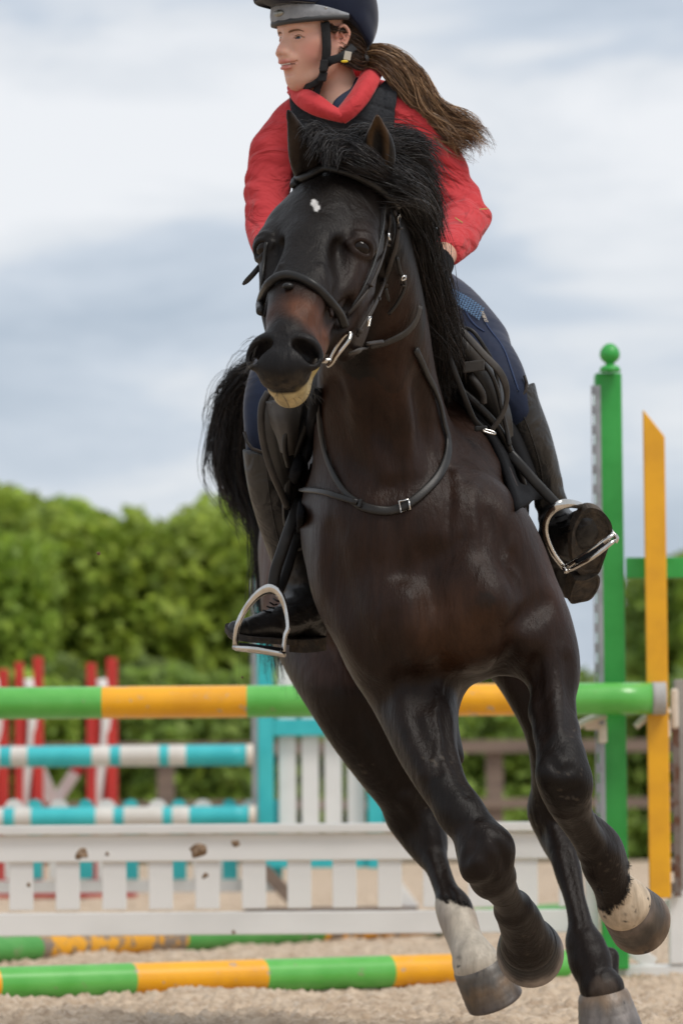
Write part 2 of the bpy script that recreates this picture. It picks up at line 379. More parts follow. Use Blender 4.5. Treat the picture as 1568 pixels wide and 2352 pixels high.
m_grey = mat('galvanised_metal', (.34,.35,.37), rough=.45, metal=.35, c2=(.26,.27,.28), nscale=18)
m_rust = mat('rusty_metal', (.20,.17,.155), rough=.7, metal=.1, c2=(.13,.055,.03), nscale=16, mixlo=.45, mixhi=.6)
m_cup = mat('cream_plastic', (.74,.66,.56), rough=.45, c2=(.62,.53,.43), nscale=14)
m_hole = mat('dark_slot', (.015,.014,.013), rough=.9)
m_wood = mat('weathered_wood', (.21,.155,.12), rough=.85, c2=(.15,.11,.09), nscale=6, stretch=(.4,1,3))
m_cap = mat('grey_cap', (.42,.41,.39), rough=.55, c2=(.34,.33,.31), nscale=12)

# ---- the riding ground: one sheet to the horizon, and the churned sand near the camera is real relief in the same sheet
def sand_height(x, y):
    h = np.zeros(len(x))
    for fr, am, sd_ in ((3, .018, 1), (7, .012, 2), (16, .009, 3), (34, .009, 4), (70, .008, 5)):
        n = lat2(x+.37*sd_, y, fr, sd_); h += am*(n if fr < 10 else (np.abs(n)*1.6-.4))
    c = lat2(x, y, 26, 9); h += .018*np.clip(c-.5, 0, 1)
    return h - .010
def make_ground():
    xs = np.concatenate([np.linspace(-400, -12, 16), np.linspace(-11, -1.7, 24), np.linspace(-1.6, 1.6, 420), np.linspace(1.7, 11, 24), np.linspace(12, 400, 16)])
    ys = np.concatenate([np.linspace(-30, 5.5, 12), np.linspace(6, 8.6, 50), np.linspace(8.61, 13.5, 620), np.linspace(13.55, 24, 190), np.linspace(24.5, 60, 40), np.geomspace(62, 900, 14)])
    Xg, Yg = np.meshgrid(xs, ys, indexing='ij'); x = Xg.ravel(); y = Yg.ravel()
    fade = np.clip((20-np.abs(y-8))/8, .25, 1)*(np.abs(x) < 12)*(y < 62)
    z = sand_height(x, y)*fade
    # heavier clods thrown up in the near strip
    n = len(ys); i, j = np.meshgrid(np.arange(len(xs)-1), np.arange(n-1), indexing='ij'); a = (i*n+j).ravel()
    me = npmesh('sand', np.stack([x, y, z], 1), np.stack([a, a+n, a+n+1, a+1], 1))
    o = link('sand', me, m_sand); o['kind'] = 'structure'
make_ground()

def zx(x, y, d):
    p = P(x, y, d); return p
def ibox(name, x0, x1, y0, y1, d, thick, m, parent=None, bevel=.004, grow=0.0):
    """axis-aligned board whose front face shows as x0..x1, y0..y1 at depth d"""
    a = P(x0, (y0+y1)/2, d); b = P(x1, (y0+y1)/2, d); t = P((x0+x1)/2, y0, d); u = P((x0+x1)/2, y1, d)
    yy = (a.y+b.y)/2
    return box(name, a.x, b.x, yy, yy+thick, u.z, t.z, m, parent, bevel)
def pole(name, p0, p1, r, bands, mats, parent, seg=26, wob=.0):
    """a round pole with painted bands; bands = list of (t_end, material_index)"""
    p0, p1 = Vector(p0), Vector(p1); T = (p1-p0).normalized(); N = (AZ-T*AZ.dot(T)).normalized(); B = T.cross(N)
    ts = [0.0]
    for t_, _ in bands: ts.append(t_)
    V = []; Fc = []; mi = []; rings = []
    for i in range(len(bands)):
        for k in range(5):
            if k == 0 and i > 0: continue
            rings.append((ts[i]+(ts[i+1]-ts[i])*k/4, i))
    for q, (t, _) in enumerate(rings):
        c = p0.lerp(p1, t)
        for k in range(seg):
            a = 2*math.pi*k/seg; V.append(c+(N*math.cos(a)+B*math.sin(a))*r)
    for q in range(len(rings)-1):
        tm = (rings[q][0]+rings[q+1][0])/2; b_ = next(b for e_, b in bands if tm < e_)
        for k in range(seg):
            u = (k+1) % seg; Fc.append((q*seg+k, (q+1)*seg+k, (q+1)*seg+u, q*seg+u)); mi.append(b_)
    Fc.append(tuple(range(seg))); mi.append(bands[0][1]); Fc.append(tuple((len(rings)-1)*seg+k for k in reversed(range(seg)))); mi.append(bands[-1][1])
    off = Vector(parent.location) if parent is not None else Vector()
    me = bpy.data.meshes.new(name); me.from_pydata([tuple(v-off) for v in V], [], Fc); me.update()
    for m in mats: me.materials.append(m)
    me.polygons.foreach_set('material_index', mi)
    o = link(name, me, None, parent, True)
    return o
DJ = 12.1
# ---- green and yellow rail resting in its cup, and the two ground rails
def bandlist(x0, x1, cuts):
    out = []
    for x, m in cuts: out.append(((x-x0)/(x1-x0), m))
    out[-1] = (1.0, out[-1][1]); return out
PM = [m_pgreen, m_pyellow, m_wgreen, m_wyellow]
xl, xr = P(-620, 1611, DJ-.12), P(1497, 1611, DJ-.12)
xl.z = xr.z = P(784, 1610, DJ-.12).z; xl.y = xr.y
t = thing('jump_rail', 'raised green and yellow rail above the white gate, its grey end in a cream cup', 'jump rail', tuple((xl+xr)/2))
pole('striped_pole', xl, xr, .0503, bandlist(-620, 1497, [(-425,1),(-95,1),(235,0),(567,1),(893,0),(1182,1),(1497,0)][0:0] or [(-425,0),(-95,1),(235,0),(567,1),(880,0),(1181,1),(1497,0)]), PM, t)
pole('end_cap', xr, xr+Vector((.043,0,0)), .0515, [(1.0,0)], [m_cap], t)
a, b = ground(-330, 2262), ground(1395, 2247)
a = P(-330, 2270, 10.75); b = P(1395, 2220, 11.95)
a.z = b.z = .040
t = thing('ground_rail', 'striped green and yellow rail lying on the sand nearest the camera', 'jump rail', tuple((a+b)/2))
def tl(x):      # parameter along the slanted rail whose picture position is x
    best = min(range(801), key=lambda k: abs((lambda q: 784+F*((q-CAM).dot(RT)/(q-CAM).dot(FW)))(a.lerp(b, k/800))-x)); return best/800
pole('striped_pole', a, b, .049, [(tl(-10),1),(tl(300),0),(tl(601),1),(tl(893),0),(tl(1170),1),(1.0,0)], PM, t)
a = P(-420, 2190, 12.55); b = P(1290, 2105, 17.2); a.z = b.z = .042
t = thing('ground_rail', 'worn green and yellow rail lying slanted on the sand behind the white gate', 'jump rail', tuple((a+b)/2))
def tl(x):      # parameter along the slanted rail whose picture position is x
    best = min(range(401), key=lambda k: abs((lambda q: 784+F*((q-CAM).dot(RT)/(q-CAM).dot(FW)))(a.lerp(b, k/400))-x)); return best/400
pole('striped_pole', a, b, .049, [(tl(-240),2),(tl(78),2),(tl(409),3),(tl(726),2),(tl(990),3),(1.0,2)], PM, t)

# ---- low white gate filler
t = thing('white_gate', 'low white slatted gate splashed with clods, hanging between the rails', 'gate', tuple(P(600, 2030, DJ)))
DG = DJ-.02
ibox('top_rail', -560, 1379, 1894, 1916, DG-.02, .075, m_white, t, .006)
ibox('top_board', -556, 1376, 1917, 1979, DG, .022, m_white, t, .004)
ibox('bottom_board', -556, 1376, 2096, 2149, DG-.004, .026, m_white, t, .004)
slat0 = None
for k in range(-6, 14):
    xc = 155.5+k*107.0-(k>4)*(k-4)*3.0
    if xc > 1330: continue
    if slat0 is None:
        slat0 = ibox('slat', xc-27.5, xc+27.5, 1979.5, 2096, DG+.003, .016, m_white, t, .003); x00 = P(xc, 2037, DG).x
    else:
        s_ = slat0.copy(); COL.objects.link(s_); s_.parent = t; s_.location.x = P(xc, 2037, DG).x-x00
ibox('end_post', 1344, 1375, 1979.5, 2095.5, DG+.003, .03, m_white, t, .004)

# ---- green wing with ball finial, grey track, yellow raked board and white foot
t = thing('jump_wing', 'green wing with ball topped post, yellow pointed board and white foot', 'jump stand', tuple(P(1403, 2250, DJ)))
def post_lathe(name, prof, x, d, m, parent, off=0.0):
    """prof: (picture y, half width) from top to bottom"""
    pts = []; rad = []
    for y, r in prof:
        q = P(x, y, d); pts.append(Vector((P(x, 850, d).x, q.y*0+P(x, 850, d).y+off, q.z))); rad.append(max(r, .3)*S(d))
    return tube(name, pts, rad, m, parent, seg=24)
ibox('post', 1375, 1436, 850, 2226, DJ, .08, m_green, t, .006)
post_lathe('finial', [(784,2),(786,9),(791,15),(798,20.5),(807,23.5),(816,23),(824,18.5),(829,12),(832,9),(835,12),(838,20),(844,24),(850,25)], 1402.5, DJ, m_green, t, .04)
ibox('cross_board', 1438, 1790, 1279, 1327, DJ+.006, .025, m_green, t, .004)
# yellow board with raked top
bm = bmesh.new(); d = DJ-.022
c = [P(1480, 940, d), P(1527, 1003, d), P(1530, 2062, d), P(1482, 2062, d)]; xa, xb = P(1480.5,1500,d).x, P(1529.5,1500,d).x
zz = [c[0].z, c[1].z, c[2].z, c[3].z]; X_ = [xa, xb, xb, xa]; yy = c[0].y
vf = [bm.verts.new((X_[i], yy, zz[i])) for i in range(4)]; vb = [bm.verts.new((X_[i], yy+.022, zz[i])) for i in range(4)]
bm.faces.new(vf); bm.faces.new(vb[::-1])
for i in range(4): bm.faces.new([vf[i], vb[i], vb[(i+1)%4], vf[(i+1)%4]])
bmesh.ops.recalc_face_normals(bm, faces=bm.faces[:]); bmesh.ops.bevel(bm, geom=bm.edges[:], offset=.003, segments=1, affect='EDGES')
bmesh_obj('raked_board', bm, m_yellow, t)
def track(name, x0, x1, y0, y1, d, m, parent, slots, slot_x):
    """folded metal keyhole strip: two flanges joined by a slotted web, the web left open at each slot"""
    o = thing_part(name, parent)
def keystrip(x0, x1, xs0, xs1, y0, y1, d, m, parent, pitch=52, slot=24):
    """one track built as one mesh: a solid flange and a slotted web"""
    bm = bmesh.new()
    def bx(xa_, xb_, ya_, yb_, th, dd=0):
        a_ = P(xa_, (y0+y1)/2, d); b_ = P(xb_, (y0+y1)/2, d); t_ = P(x0, ya_, d); u_ = P(x0, yb_, d)
        obox(bm, ((a_.x+b_.x)/2, a_.y+th/2+dd, (t_.z+u_.z)/2), AX, AY, AZ, abs(b_.x-a_.x)/2, th/2, abs(t_.z-u_.z)/2)
    bx(xs1, x1, y0, y1, .012); bx(x0, xs0, y0, y1, .006, .002)
    y = y0
    while y < y1:
        bx(xs0, xs1, y, min(y+pitch-slot, y1), .004, .004); y += pitch
    return bmesh_obj('slotted_track', bm, m, parent)
keystrip(1364, 1386, 1367, 1373, 880, 2060, DJ-.03, m_grey, t, 46, 24)
keystrip(1535, 1562, 1538, 1546, 1660, 2060, DJ-.03, m_rust, t, 46, 24)
ibox('end_post', 1552, 1606, 1560, 2048, DJ+.0, .06, mat('grey_board', (.36,.34,.31), rough=.7, c2=(.27,.25,.23), nscale=5), t)
# white foot
ibox('foot_rail', 1400, 1850, 2217, 2262, DJ-.04, .10, m_white, t, .006)
ibox('foot_post', 1537, 1575, 2046, 2216, DJ-.035, .05, m_white, t, .005)
def brace(x0_, y0_, x1_, y1_, d, w, th, m, parent, name='brace'):
    a_, b_ = P(x0_, y0_, d), P(x1_, y1_, d); T = (b_-a_); L_ = T.length; T.normalize(); Nn = AY; B = T.cross(Nn).normalized()
    bm = bmesh.new(); obox(bm, (a_+b_)/2, T, B.cross(T).normalized(), B, L_/2, th/2, w/2, .004); return bmesh_obj(name, bm, m, parent)
brace(1405, 2214, 1562, 2062, DJ+.03, .05, .022, m_white, t)
brace(1424, 2212, 1424-3, 2100, DJ+.07, .05, .022, m_white, t)
brace(1500, 2216, 1440, 2176, DJ-.015, .045, .02, m_white, t)
# cups
def cup(x, y, d, label, flip=1):
    """a cream plastic jump cup: plate, lip, tab"""
    T_ = thing('jump_cup', label, 'jump cup', tuple(P(x, y, d)), 'cream cups clipped to the wing')
    pt = [P(x+6*flip, y-8, d), P(x-25*flip, y-2, d), P(x-52*flip, y+10, d), P(x-74*flip, y+30, d)]
    strap('cradle', [p+Vector((0,-.005,0)) for p in pt], [.05,.05,.046,.03], .014, m_cup, T_, normals=Vector((.25*flip,-.3,1)))
    bm = bmesh.new(); q = P(x-18*flip, y+14, d); obox(bm, q+Vector((0,.012,0)), AX, AY, AZ, 25*S(d), .012, 11*S(d), .005); bmesh_obj('rib', bm, m_cup, T_)
    bm = bmesh.new(); q = P(x-2*flip, y+34, d); obox(bm, q, AX, AY, AZ, 10*S(d), .012, 22*S(d), .01); bmesh_obj('tab', bm, m_cup, T_)
    return T_
c1 = cup(1532, 1640, DJ-.05, 'cream plastic cup holding the grey rail end beside the yellow board')
bm = bmesh.new(); q = P(1549, 1628, DJ-.05); obox(bm, q, AX, AY, AZ, 9*S(DJ), .01, 46*S(DJ), .009); bmesh_obj('back_plate', bm, m_cup, c1)
cup(1386, 1652, DJ-.05, 'empty cream plastic cup clipped to the grey track left of the green post')

# the matching wing that carries the other end of the rail, left of the picture
wing = next(o for o in COL.objects if o.name.startswith('jump_wing')); xm = (P(-640, 1600, DJ).x+P(1530, 1600, DJ).x)/2
w2 = wing.copy(); COL.objects.link(w2); w2.location.x = 2*xm-wing.location.x; w2.scale.x = -1; w2['label'] = 'second green wing beyond the left picture edge, carrying the rail'
for ch in list(wing.children):
    c = ch.copy(); COL.objects.link(c); c.parent = w2
wing['group'] = w2['group'] = 'green wings of the front jump'
# ---- turquoise and white jump further back
DT = 17.6
TM = [m_turq, mat('rail_white_paint', (.70,.67,.62), rough=.5, c2=(.6,.57,.52), nscale=6)]
def tcuts(off): return [(-90+off,0),(0+off*.0-2+off,1),(40+off,0),(97+off,1),(210+off,0),(254+off,1),(272+off,0)]
for (yc, off, xr_, lab) in ((1739, 0, 566, 'turquoise and white banded rail, upper of the two behind the gate'), (1880, 8, 572, 'turquoise and white banded rail, lower of the two behind the gate')):
    cuts = [(-300,0),(-70,1),(0+off,1),(26+off,0),(64+off,1),(212+off,0),(253+off,1),(277+off,0),(366+off,1),(388+off,0),(427+off,1),(xr_,0)]
    a, b = P(-460, yc, DT), P(xr_, yc, DT); z_ = P(784, yc-6, DT).z; a.z = b.z = z_
    t = thing('distant_rail', lab, 'jump rail', tuple((a+b)/2), 'turquoise and white rails')
    pole('striped_pole', a, b, 24*S(DT), bandlist(-460, xr_, cuts), TM, t, seg=18)
    pole('end_cap', b, b+Vector((.03,0,0)), 25*S(DT), [(1.0,0)], [m_cup], t, seg=18)
t = thing('distant_wing', 'turquoise wing with upright white pickets seen past the black horse', 'jump stand', tuple(P(735, 2090, DT+.1)))
ibox('post', 591, 627, 1290, 1995, DT+.1, .08, m_turq, t); ibox('post', 843, 880, 1290, 1995, DT+.1, .08, m_turq, t)
ibox('cross_rail', 628, 842, 1651, 1690, DT+.11, .05, m_turq, t); ibox('bottom_rail', 600, 870, 1968, 1994, DT+.08, .07, m_turq, t)
pk = None
for k in range(4):
    xc = 659+k*52.5; o = ibox('picket', xc-20, xc+20, 1380, 1967, DT+.165, .02, m_white, t)
ibox('slotted_track', 578, 590, 1330, 1995, DT+.09, .02, m_grey, t)
brace(604, 1996, 700, 2098, DT+.0, .06, .03, m_wood, t); brace(880, 1996, 950, 2090, DT+.1, .06, .03, m_white, t); ibox('leg', 500, 545, 1900, 2050, DT+.2, .05, m_white, t)
ibox('foot', 560, 960, 2085, 2105, DT+.05, .1, m_wood, t)
t = thing('scalloped_filler', 'turquoise and white round topped planks standing under the distant rails', 'jump filler', tuple(P(300, 2090, DT+.25)))
xx = -150; k = 0
while xx < 640:
    w = (17, 22)[k % 2]; dd = DT+.22; m = (m_turq, m_white)[k % 2]
    a = P(xx, 1836, dd); b = P(xx+2*w, 1836, dd); lo_ = P(xx, 2020, dd).z; top = P(xx, 1836, dd).z; cx = (a.x+b.x)/2; r = (b.x-a.x)/2
    bm = bmesh.new(); ring = [(cx-r, lo_)] + [(cx-r*math.cos(q*math.pi/8), top-r+r*math.sin(q*math.pi/8)) for q in range(9)] + [(cx+r, lo_)]
    vf = [bm.verts.new((x, a.y, z)) for x, z in ring]; vb = [bm.verts.new((x, a.y+.02, z)) for x, z in ring]
    bm.faces.new(vf); bm.faces.new(vb[::-1]); n_ = len(ring)
    for i in range(n_): bm.faces.new([vf[i], vb[i], vb[(i+1) % n_], vf[(i+1) % n_]])
    bmesh.ops.recalc_face_normals(bm, faces=bm.faces[:]); bmesh_obj('plank', bm, m, t)
    xx += 2*w+9+(k % 3)*7; k += 1
ibox('batten', -160, 640, 2022, 2052, DT+.2, .02, m_white, t)
# ---- red and white wings, further still
DR = 22.5
def red_wing(x0, w, ytop, d, lab):
    t = thing('red_wing', lab, 'jump stand', tuple(P(x0, 2050, d)), 'red and white wings')
    ibox('post', x0, x0+w*.30, ytop+12, 2060, d, .07, m_red, t); ibox('post', x0+w*.66, x0+w, ytop, 2060, d, .07, m_red, t)
    # curved white and red panel between the posts
    n = 26; 
    for s_, (mm, xo) in enumerate(((m_white, .30), (m_red, .0))):
        pts = [P(x0+w*(.48+.16*math.sin(k/n*7.5+s_*3.1)), 1560+k*(490/n), d+.03+s_*.03) for k in range(n+1)]
        strap('panel_stripe', pts, w*.34*S(d), .02, mm, t, normals=-AY, n=1)
    ibox('foot', x0-40, x0+w+40, 2045, 2062, d-.05, .3, m_red, t)
red_wing(34, 64, 1508, DR, 'red and white wing left of the diagonal pink pole in the far left')
red_wing(199, 70, 1510, DR, 'red and white wing right of the diagonal pink pole, turquoise rails in front')
red_wing(-48, 66, 1536, DR+1.2, 'red and white wing cut by the left picture edge')
t = thing('leaning_plank', 'pale plank with red tip leaning diagonally between red and white wings', 'plank', tuple(P(150, 1850, DR)))
brace(118, 1858, 172, 1775, DR+.3, .07, .03, m_white, t, 'plank'); brace(172, 1775, 184, 1757, DR+.3, .07, .03, m_red, t, 'tip')
t = thing('leaning_plank', 'red and white striped plank leaning the other way beside the far left wing', 'plank', tuple(P(110, 1850, DR)))
brace(88, 1770, 122, 1842, DR+.25, .085, .03, m_white, t, 'plank'); brace(122, 1842, 142, 1882, DR+.25, .085, .03, m_red, t, 'tip')
# ---- wooden paddock fence in front of the hedge
DF = 30.0
t = thing('paddock_fence', 'grey brown wooden post and rail fence before the hedge', 'fence', tuple(P(1135, 2000, DF)))
for xc in (380, 1137, 1760, -380): ibox('post', xc-19, xc+19, 1715, 2008, DF, .15, m_wood, t)
ibox('rail', -1200, 2400, 1704, 1733, DF-.04, .06, m_wood, t); ibox('rail', -1200, 2400, 1838, 1862, DF-.04, .06, m_wood, t)
# ---- clods thrown up by the hooves, hanging in the air
def clod(x, y, d, r, lab):
    bm = bmesh.new(); bmesh.ops.create_icosphere(bm, subdivisions=3, radius=r*S(d))
    cx = P(x, y, d); ph = random.random()*10
    V = np.array([v.co[:] for v in bm.verts]); n = vnoise(V/(r*S(d)), 2.6, int(x)) + .7*vnoise(V/(r*S(d)), 7, int(y))
    for v, q in zip(bm.verts, n): v.co = v.co*(1+.30*q)
    o = bmesh_obj('sand_clod', bm, m_clod); o.location = cx
    tag(o, lab, 'clod', 'clods of damp sand in the air')
clod(188, 1962, 11.7, 13, 'brown clod flying before the top board, left of the larger clod')
clod(453, 1954, 11.7, 17, 'largest brown clod flying before the top board of the white gate')
clod(541, 1938, 11.7, 8, 'small brown clod flying right of the largest one')
clod(66, 2034, 11.7, 5, 'small clod flying before a gate slat near the left edge')
clod(226, 1271, 8.4, 3.6, 'tiny brown crumb in the air before the green hedge')
clod(556, 1556, 8.4, 2.4, 'tiny brown crumb in the air just above the raised rail')
clod(246, 1962, 11.8, 4, 'small clod between the two flying brown clods')
clod(471, 2012, 11.8, 6, 'small clod on a slat below the largest clod')
clod(536, 2142, 11.8, 5, 'small crumb over the bottom board of the gate')

# ---- trees and hedge: leaves as real small faces on branches
m_leaf = mat('leaf', (.07,.13,.02), rough=.55, attr='Col', nscale=.8, amp=.15, spec=.4, trans=.45)
def leafy(name, label, cat, cx, cy, w, dep, h0, h1, n, lobes, tint, seed, group, trunk=True, leaf=.085):
    r = np.random.default_rng(seed)
    t = thing(name, label, cat, (cx, cy, 0), group)
    # lobes: clumps of leaves round a set of centres filling an uneven crown
    cz = (h0+h1)/2; hz = (h1-h0)/2
    u = r.normal(size=(lobes, 3)); u /= np.linalg.norm(u, axis=1)[:, None]; rad = r.uniform(.35, 1, lobes)**.5
    u = np.sign(u)*np.abs(u)**.55; u /= np.maximum(1, np.abs(u).max(1))[:, None]; c = u*rad[:, None]*np.array([w/2*1.0, dep/2*.9, hz*.88])+np.array([0, 0, cz])
    lr = r.uniform(.13, .25, lobes)*min(w, h1-h0)*.72
    li = r.integers(0, lobes, n); d = r.normal(size=(n, 3)); d /= np.linalg.norm(d, axis=1)[:, None]
    p = c[li] + d*(lr[li]*r.uniform(.55, 1.08, n))[:, None]*np.array([1, 1, .8])
    nf_ = int(n*.34); v_ = r.uniform(-1, 1, (nf_, 3)); v_ = np.sign(v_)*np.abs(v_)**.8
    p[:nf_] = v_*np.array([w/2*.98, dep/2, hz*.90])+np.array([0, 0, cz]); p[:nf_, 2] += hz*.10*np.sin(p[:nf_, 0]*2.3+seed)
    p[:, 2] = np.maximum(p[:, 2], .05)
    a = r.normal(size=(n, 3)); a /= np.linalg.norm(a, axis=1)[:, None]
    nn = d*.8+np.array([.1,-.35,.45])+r.normal(size=(n, 3))*.38; nn /= np.linalg.norm(nn, axis=1)[:, None]
    a = np.cross(a, nn); a /= np.linalg.norm(a, axis=1)[:, None]+1e-9; b = np.cross(nn, a); s = leaf*r.uniform(.7, 1.4, n)[:, None]
    V = np.stack([p-a*s, p-b*s*.6, p+a*s, p+b*s*.6], 1).reshape(-1, 3)
    tone = (r.uniform(.75, 1.25, lobes)[li]*r.uniform(.75, 1.25, n))[:, None]
    hue = r.uniform(0, 1, n)[:, None]
    col = np.array(tint)*tone*(1-hue*.5)+np.array([tint[0]*1.5, tint[1]*1.25, tint[2]*.8])*tone*hue*.5
    me = npmesh('crown', V, np.arange(n*4).reshape(-1, 4), smooth=False, col=np.repeat(col, 4, 0)); link('crown', me, m_leaf, t, smooth=False)
    V = []; Fc = []
    for k in range(7):
        q = c[k % lobes]; base = Vector((r.normal()*.03*w, 0, 0)); pts = [base, base+Vector((0,0,h0+.2*hz)), Vector((q[0]*.6, q[1]*.6, (h0+q[2])/2+.1*hz)), Vector(q)]
        v_, f_ = lathe_rings([Vector(x) for x in catmull(pts, 3)], list(np.linspace(.10, .02, 10)), 6); o_ = len(V); V += v_; Fc += [tuple(i+o_ for i in f) for f in f_]
    me = bpy.data.meshes.new('trunk'); me.from_pydata([tuple(v) for v in V], [], Fc); me.update(); link('trunk', me, m_wood, t)
def wx(x, d): return (x-784)/F*d
G1 = (.26,.39,.060); G2 = (.20,.315,.060); G3 = (.30,.41,.065)
TR = [ # x centre, depth, width(view), top y, tint, label
 (-110, 41, 380, 1172, G1, 'leafy bush filling the left picture edge, rising to the left of the hedge tops'),
 (115, 42, 330, 1118, G3, 'bright leafy bush with a small twig tip on top, second from the left'),
 (330, 43, 320, 1150, G1, 'broad leafy bush directly above the right red and white wing'),
 (520, 42, 330, 1150, G3, 'yellow green bush behind the streaming black horse tail'),
 (740, 45, 340, 1230, G2, 'leafy bush hidden mostly behind the horse and rider boot'),
 (1000, 47, 300, 1420, G2, 'low leafy bush behind the chest of the horse'),
 (-440, 42, 380, 1120, G2, 'leafy bush well beyond the left picture edge'), (-760, 43, 380, 1140, G3, 'farther leafy bush beyond the left picture edge'), (-1100, 44, 420, 1120, G1, 'farthest leafy bush beyond the left picture edge'), (2000, 46, 400, 1230, G1, 'broad leafy bush well beyond the right picture edge'), (2380, 46, 400, 1260, G2, 'farthest leafy bush beyond the right picture edge'),
 (1560, 46, 170, 1270, G2, 'taller dark bush behind the yellow pointed board at the right edge'),
 (1700, 45, 240, 1250, G1, 'leafy bush just beyond the right picture edge'),
]
for i, (x, d, w, yt, tint, lab) in enumerate(TR):
    z1 = P(x, yt, d).z
    leafy('leafy_tree', lab, 'tree', wx(x, d), d, w*1.35*S(d), 3.0, .1, z1, 34000, 90, tint, 40+i, 'trees along the far side of the arena', leaf=.078)
HD = [(-200,1560),(20,1530),(240,1500),(460,1510),(660,1520),(880,1560),(1080,1610),(1250,1600),(1370,1560),(1470,1520),(1600,1530)]
HL_ = ['hedge bush beyond the left picture edge', 'low hedge bush behind the far left red wing', 'low hedge bush seen between the two red and white wings and rails', 'low hedge bush left of the turquoise wing', 'low hedge bush behind the turquoise wing pickets', 'low hedge bush behind the horse hind leg', 'low hedge bush seen between the horse legs under the raised rail', 'low hedge bush behind the raised foreleg', 'low hedge bush left of the green post', 'low hedge bush between green post and yellow board', 'low hedge bush at the right picture edge']
for i, (x, yt) in enumerate(HD):
    d = 36.0+(i % 3)*.6; z1 = P(x, yt, d).z
    leafy('hedge_bush', HL_[i], 'bush', wx(x, d), d, 330*S(d), 1.6, .0, z1, 6500, 34, (G2, G1, (.15,.22,.045))[i % 3], 90+i, 'bushes of the low hedge behind the fence', leaf=.075)
# ================================================================== the horse
m_coat = mat('coat', (.02,.015,.012), rough=.43, attr='Col', nscale=26, ndetail=8, bump=.65, bscale=95, bdist=.0022, spec=.17, stretch=(2.3,2.3,.5), b2=(9, .0065, .5))
m_hair = mat('dark_horse_hair', (.010,.008,.008), rough=.40, attr='Col', amp=.1, spec=.38)
HT = [(.009,.008,.008),(.014,.012,.012),(.007,.006,.006),(.024,.016,.012),(.018,.016,.017)]
m_hoof = mat('hoof_horn', (.15,.125,.10), rough=.40, attr='Col', amp=.35, nscale=40, bump=.5, bscale=90, bdist=.002, stretch=(1.5,1.5,.6), c3=(.03,.026,.024), c3scale=30, c3lo=.62, c3hi=.72)
m_hoofd = mat('dark_hoof_horn', (.14,.11,.095), rough=.5, c2=(.09,.07,.06), nscale=30, bump=.4, bscale=80)
m_eye = mat('horse_eye', (.010,.006,.004), rough=.07, spec=.22)
HORSE = thing('horse', 'black horse with small white star cantering between the jump and the camera', 'horse', tuple(P(1000, 2330, 8.6)))
HF = Field()
def q_(x, y, d, r): return (np.array(P(x, y, d)), r*S(d))
def hc(*pts, k=.05, sub=False): HF.chain([q_(*p) for p in pts], k, sub)
def vR(v): return np.array(v)
IR, IU, IF = np.array(RT), np.array(UP), np.array(FW)
def he(x, y, d, rx, ry, rz, rot=0.0, yaw=0.0, k=.04, sub=False):
    """ellipsoid: half sizes in view units across, up, and in depth; rot turns it clockwise in the picture (degrees), yaw about the up axis"""
    a = math.radians(rot); c, s = math.cos(a), math.sin(a); ex = IR*c-IU*s; ey = IR*s+IU*c
    b = math.radians(yaw); cx, sx = math.cos(b), math.sin(b); ex2 = ex*cx+IF*sx; ez = -ex*sx+IF*cx
    HF.ell(np.array(P(x, y, d)), np.array([rx, ry, rz])*S(d), np.array([ex2, ey, ez]), k, sub)
NCAM = np.array(CAM)
def on_surf(x, y, out=.004, field=None, d0=6.9, d1=9.6, fb=None):
    """point and outward normal where the sight line through (x, y) first meets the horse"""
    f = field or HF; ds = np.linspace(d0, d1, 360); ray = IF+IR*((x-784)/F)+IU*((1176-y)/F)
    pts = NCAM+ray[None]*ds[:, None]; v = f.at(pts); i = np.where(v < 0)[0]
    if len(i) == 0:
        d = fb if fb else ds[int(np.argmin(v))]; p = NCAM+ray*d; return Vector(p), -FW, d
    i = i[0]; t = ds[i] if i == 0 else ds[i-1]+(ds[i]-ds[i-1])*v[i-1]/(v[i-1]-v[i])
    p = NCAM+ray*t; n = f.normal(p); return Vector(p)+n*out, n, t
def groove(pts, r=12, depth=3, k=.03, d0=6.9, d1=9.6):
    out = []
    for q in pts:
        p, n, d = on_surf(q[0], q[1], 0, d0=d0, d1=d1); s_ = S(d); out.append((np.array(p+n*((r-(q[2] if len(q) > 2 else depth))*s_)), r*s_))
    return ('g', out, k)
def ridge(pts, r=14, h=5, k=.03, d0=6.9, d1=9.6):
    out = []
    for q in pts:
        p, n, d = on_surf(q[0], q[1], 0, d0=d0, d1=d1); s_ = S(d); out.append((np.array(p-n*((r-(q[2] if len(q) > 2 else h))*s_)), r*s_))
    return ('r', out, k)
def sculpt(items):
    for kd, out, k in items: HF.chain(out, k, kd == 'g')
# trunk
hc((850,1235,9.45,225),(880,1235,9.15,250),(930,1280,8.8,238),(950,1275,8.45,215),(960,1240,8.2,188), k=.10)
hc((905,1010,8.95,150),(930,960,8.6,150), k=.12)                           # back and withers
hc((800,1200,9.55,170),(770,1180,9.6,140), k=.08)                            # croup
he(790,1290,9.4,190,240,200, k=.08)
# neck: throat side and crest side
hc((812,470,7.66,84),(838,600,7.78,112),(858,740,7.88,124),(866,880,7.98,138),(880,1010,8.06,160),(905,1130,8.12,190), k=.08)
hc((875,430,7.80,66),(905,560,7.98,82),(925,700,8.15,96),(935,830,8.32,115),(930,960,8.45,150), k=.09)
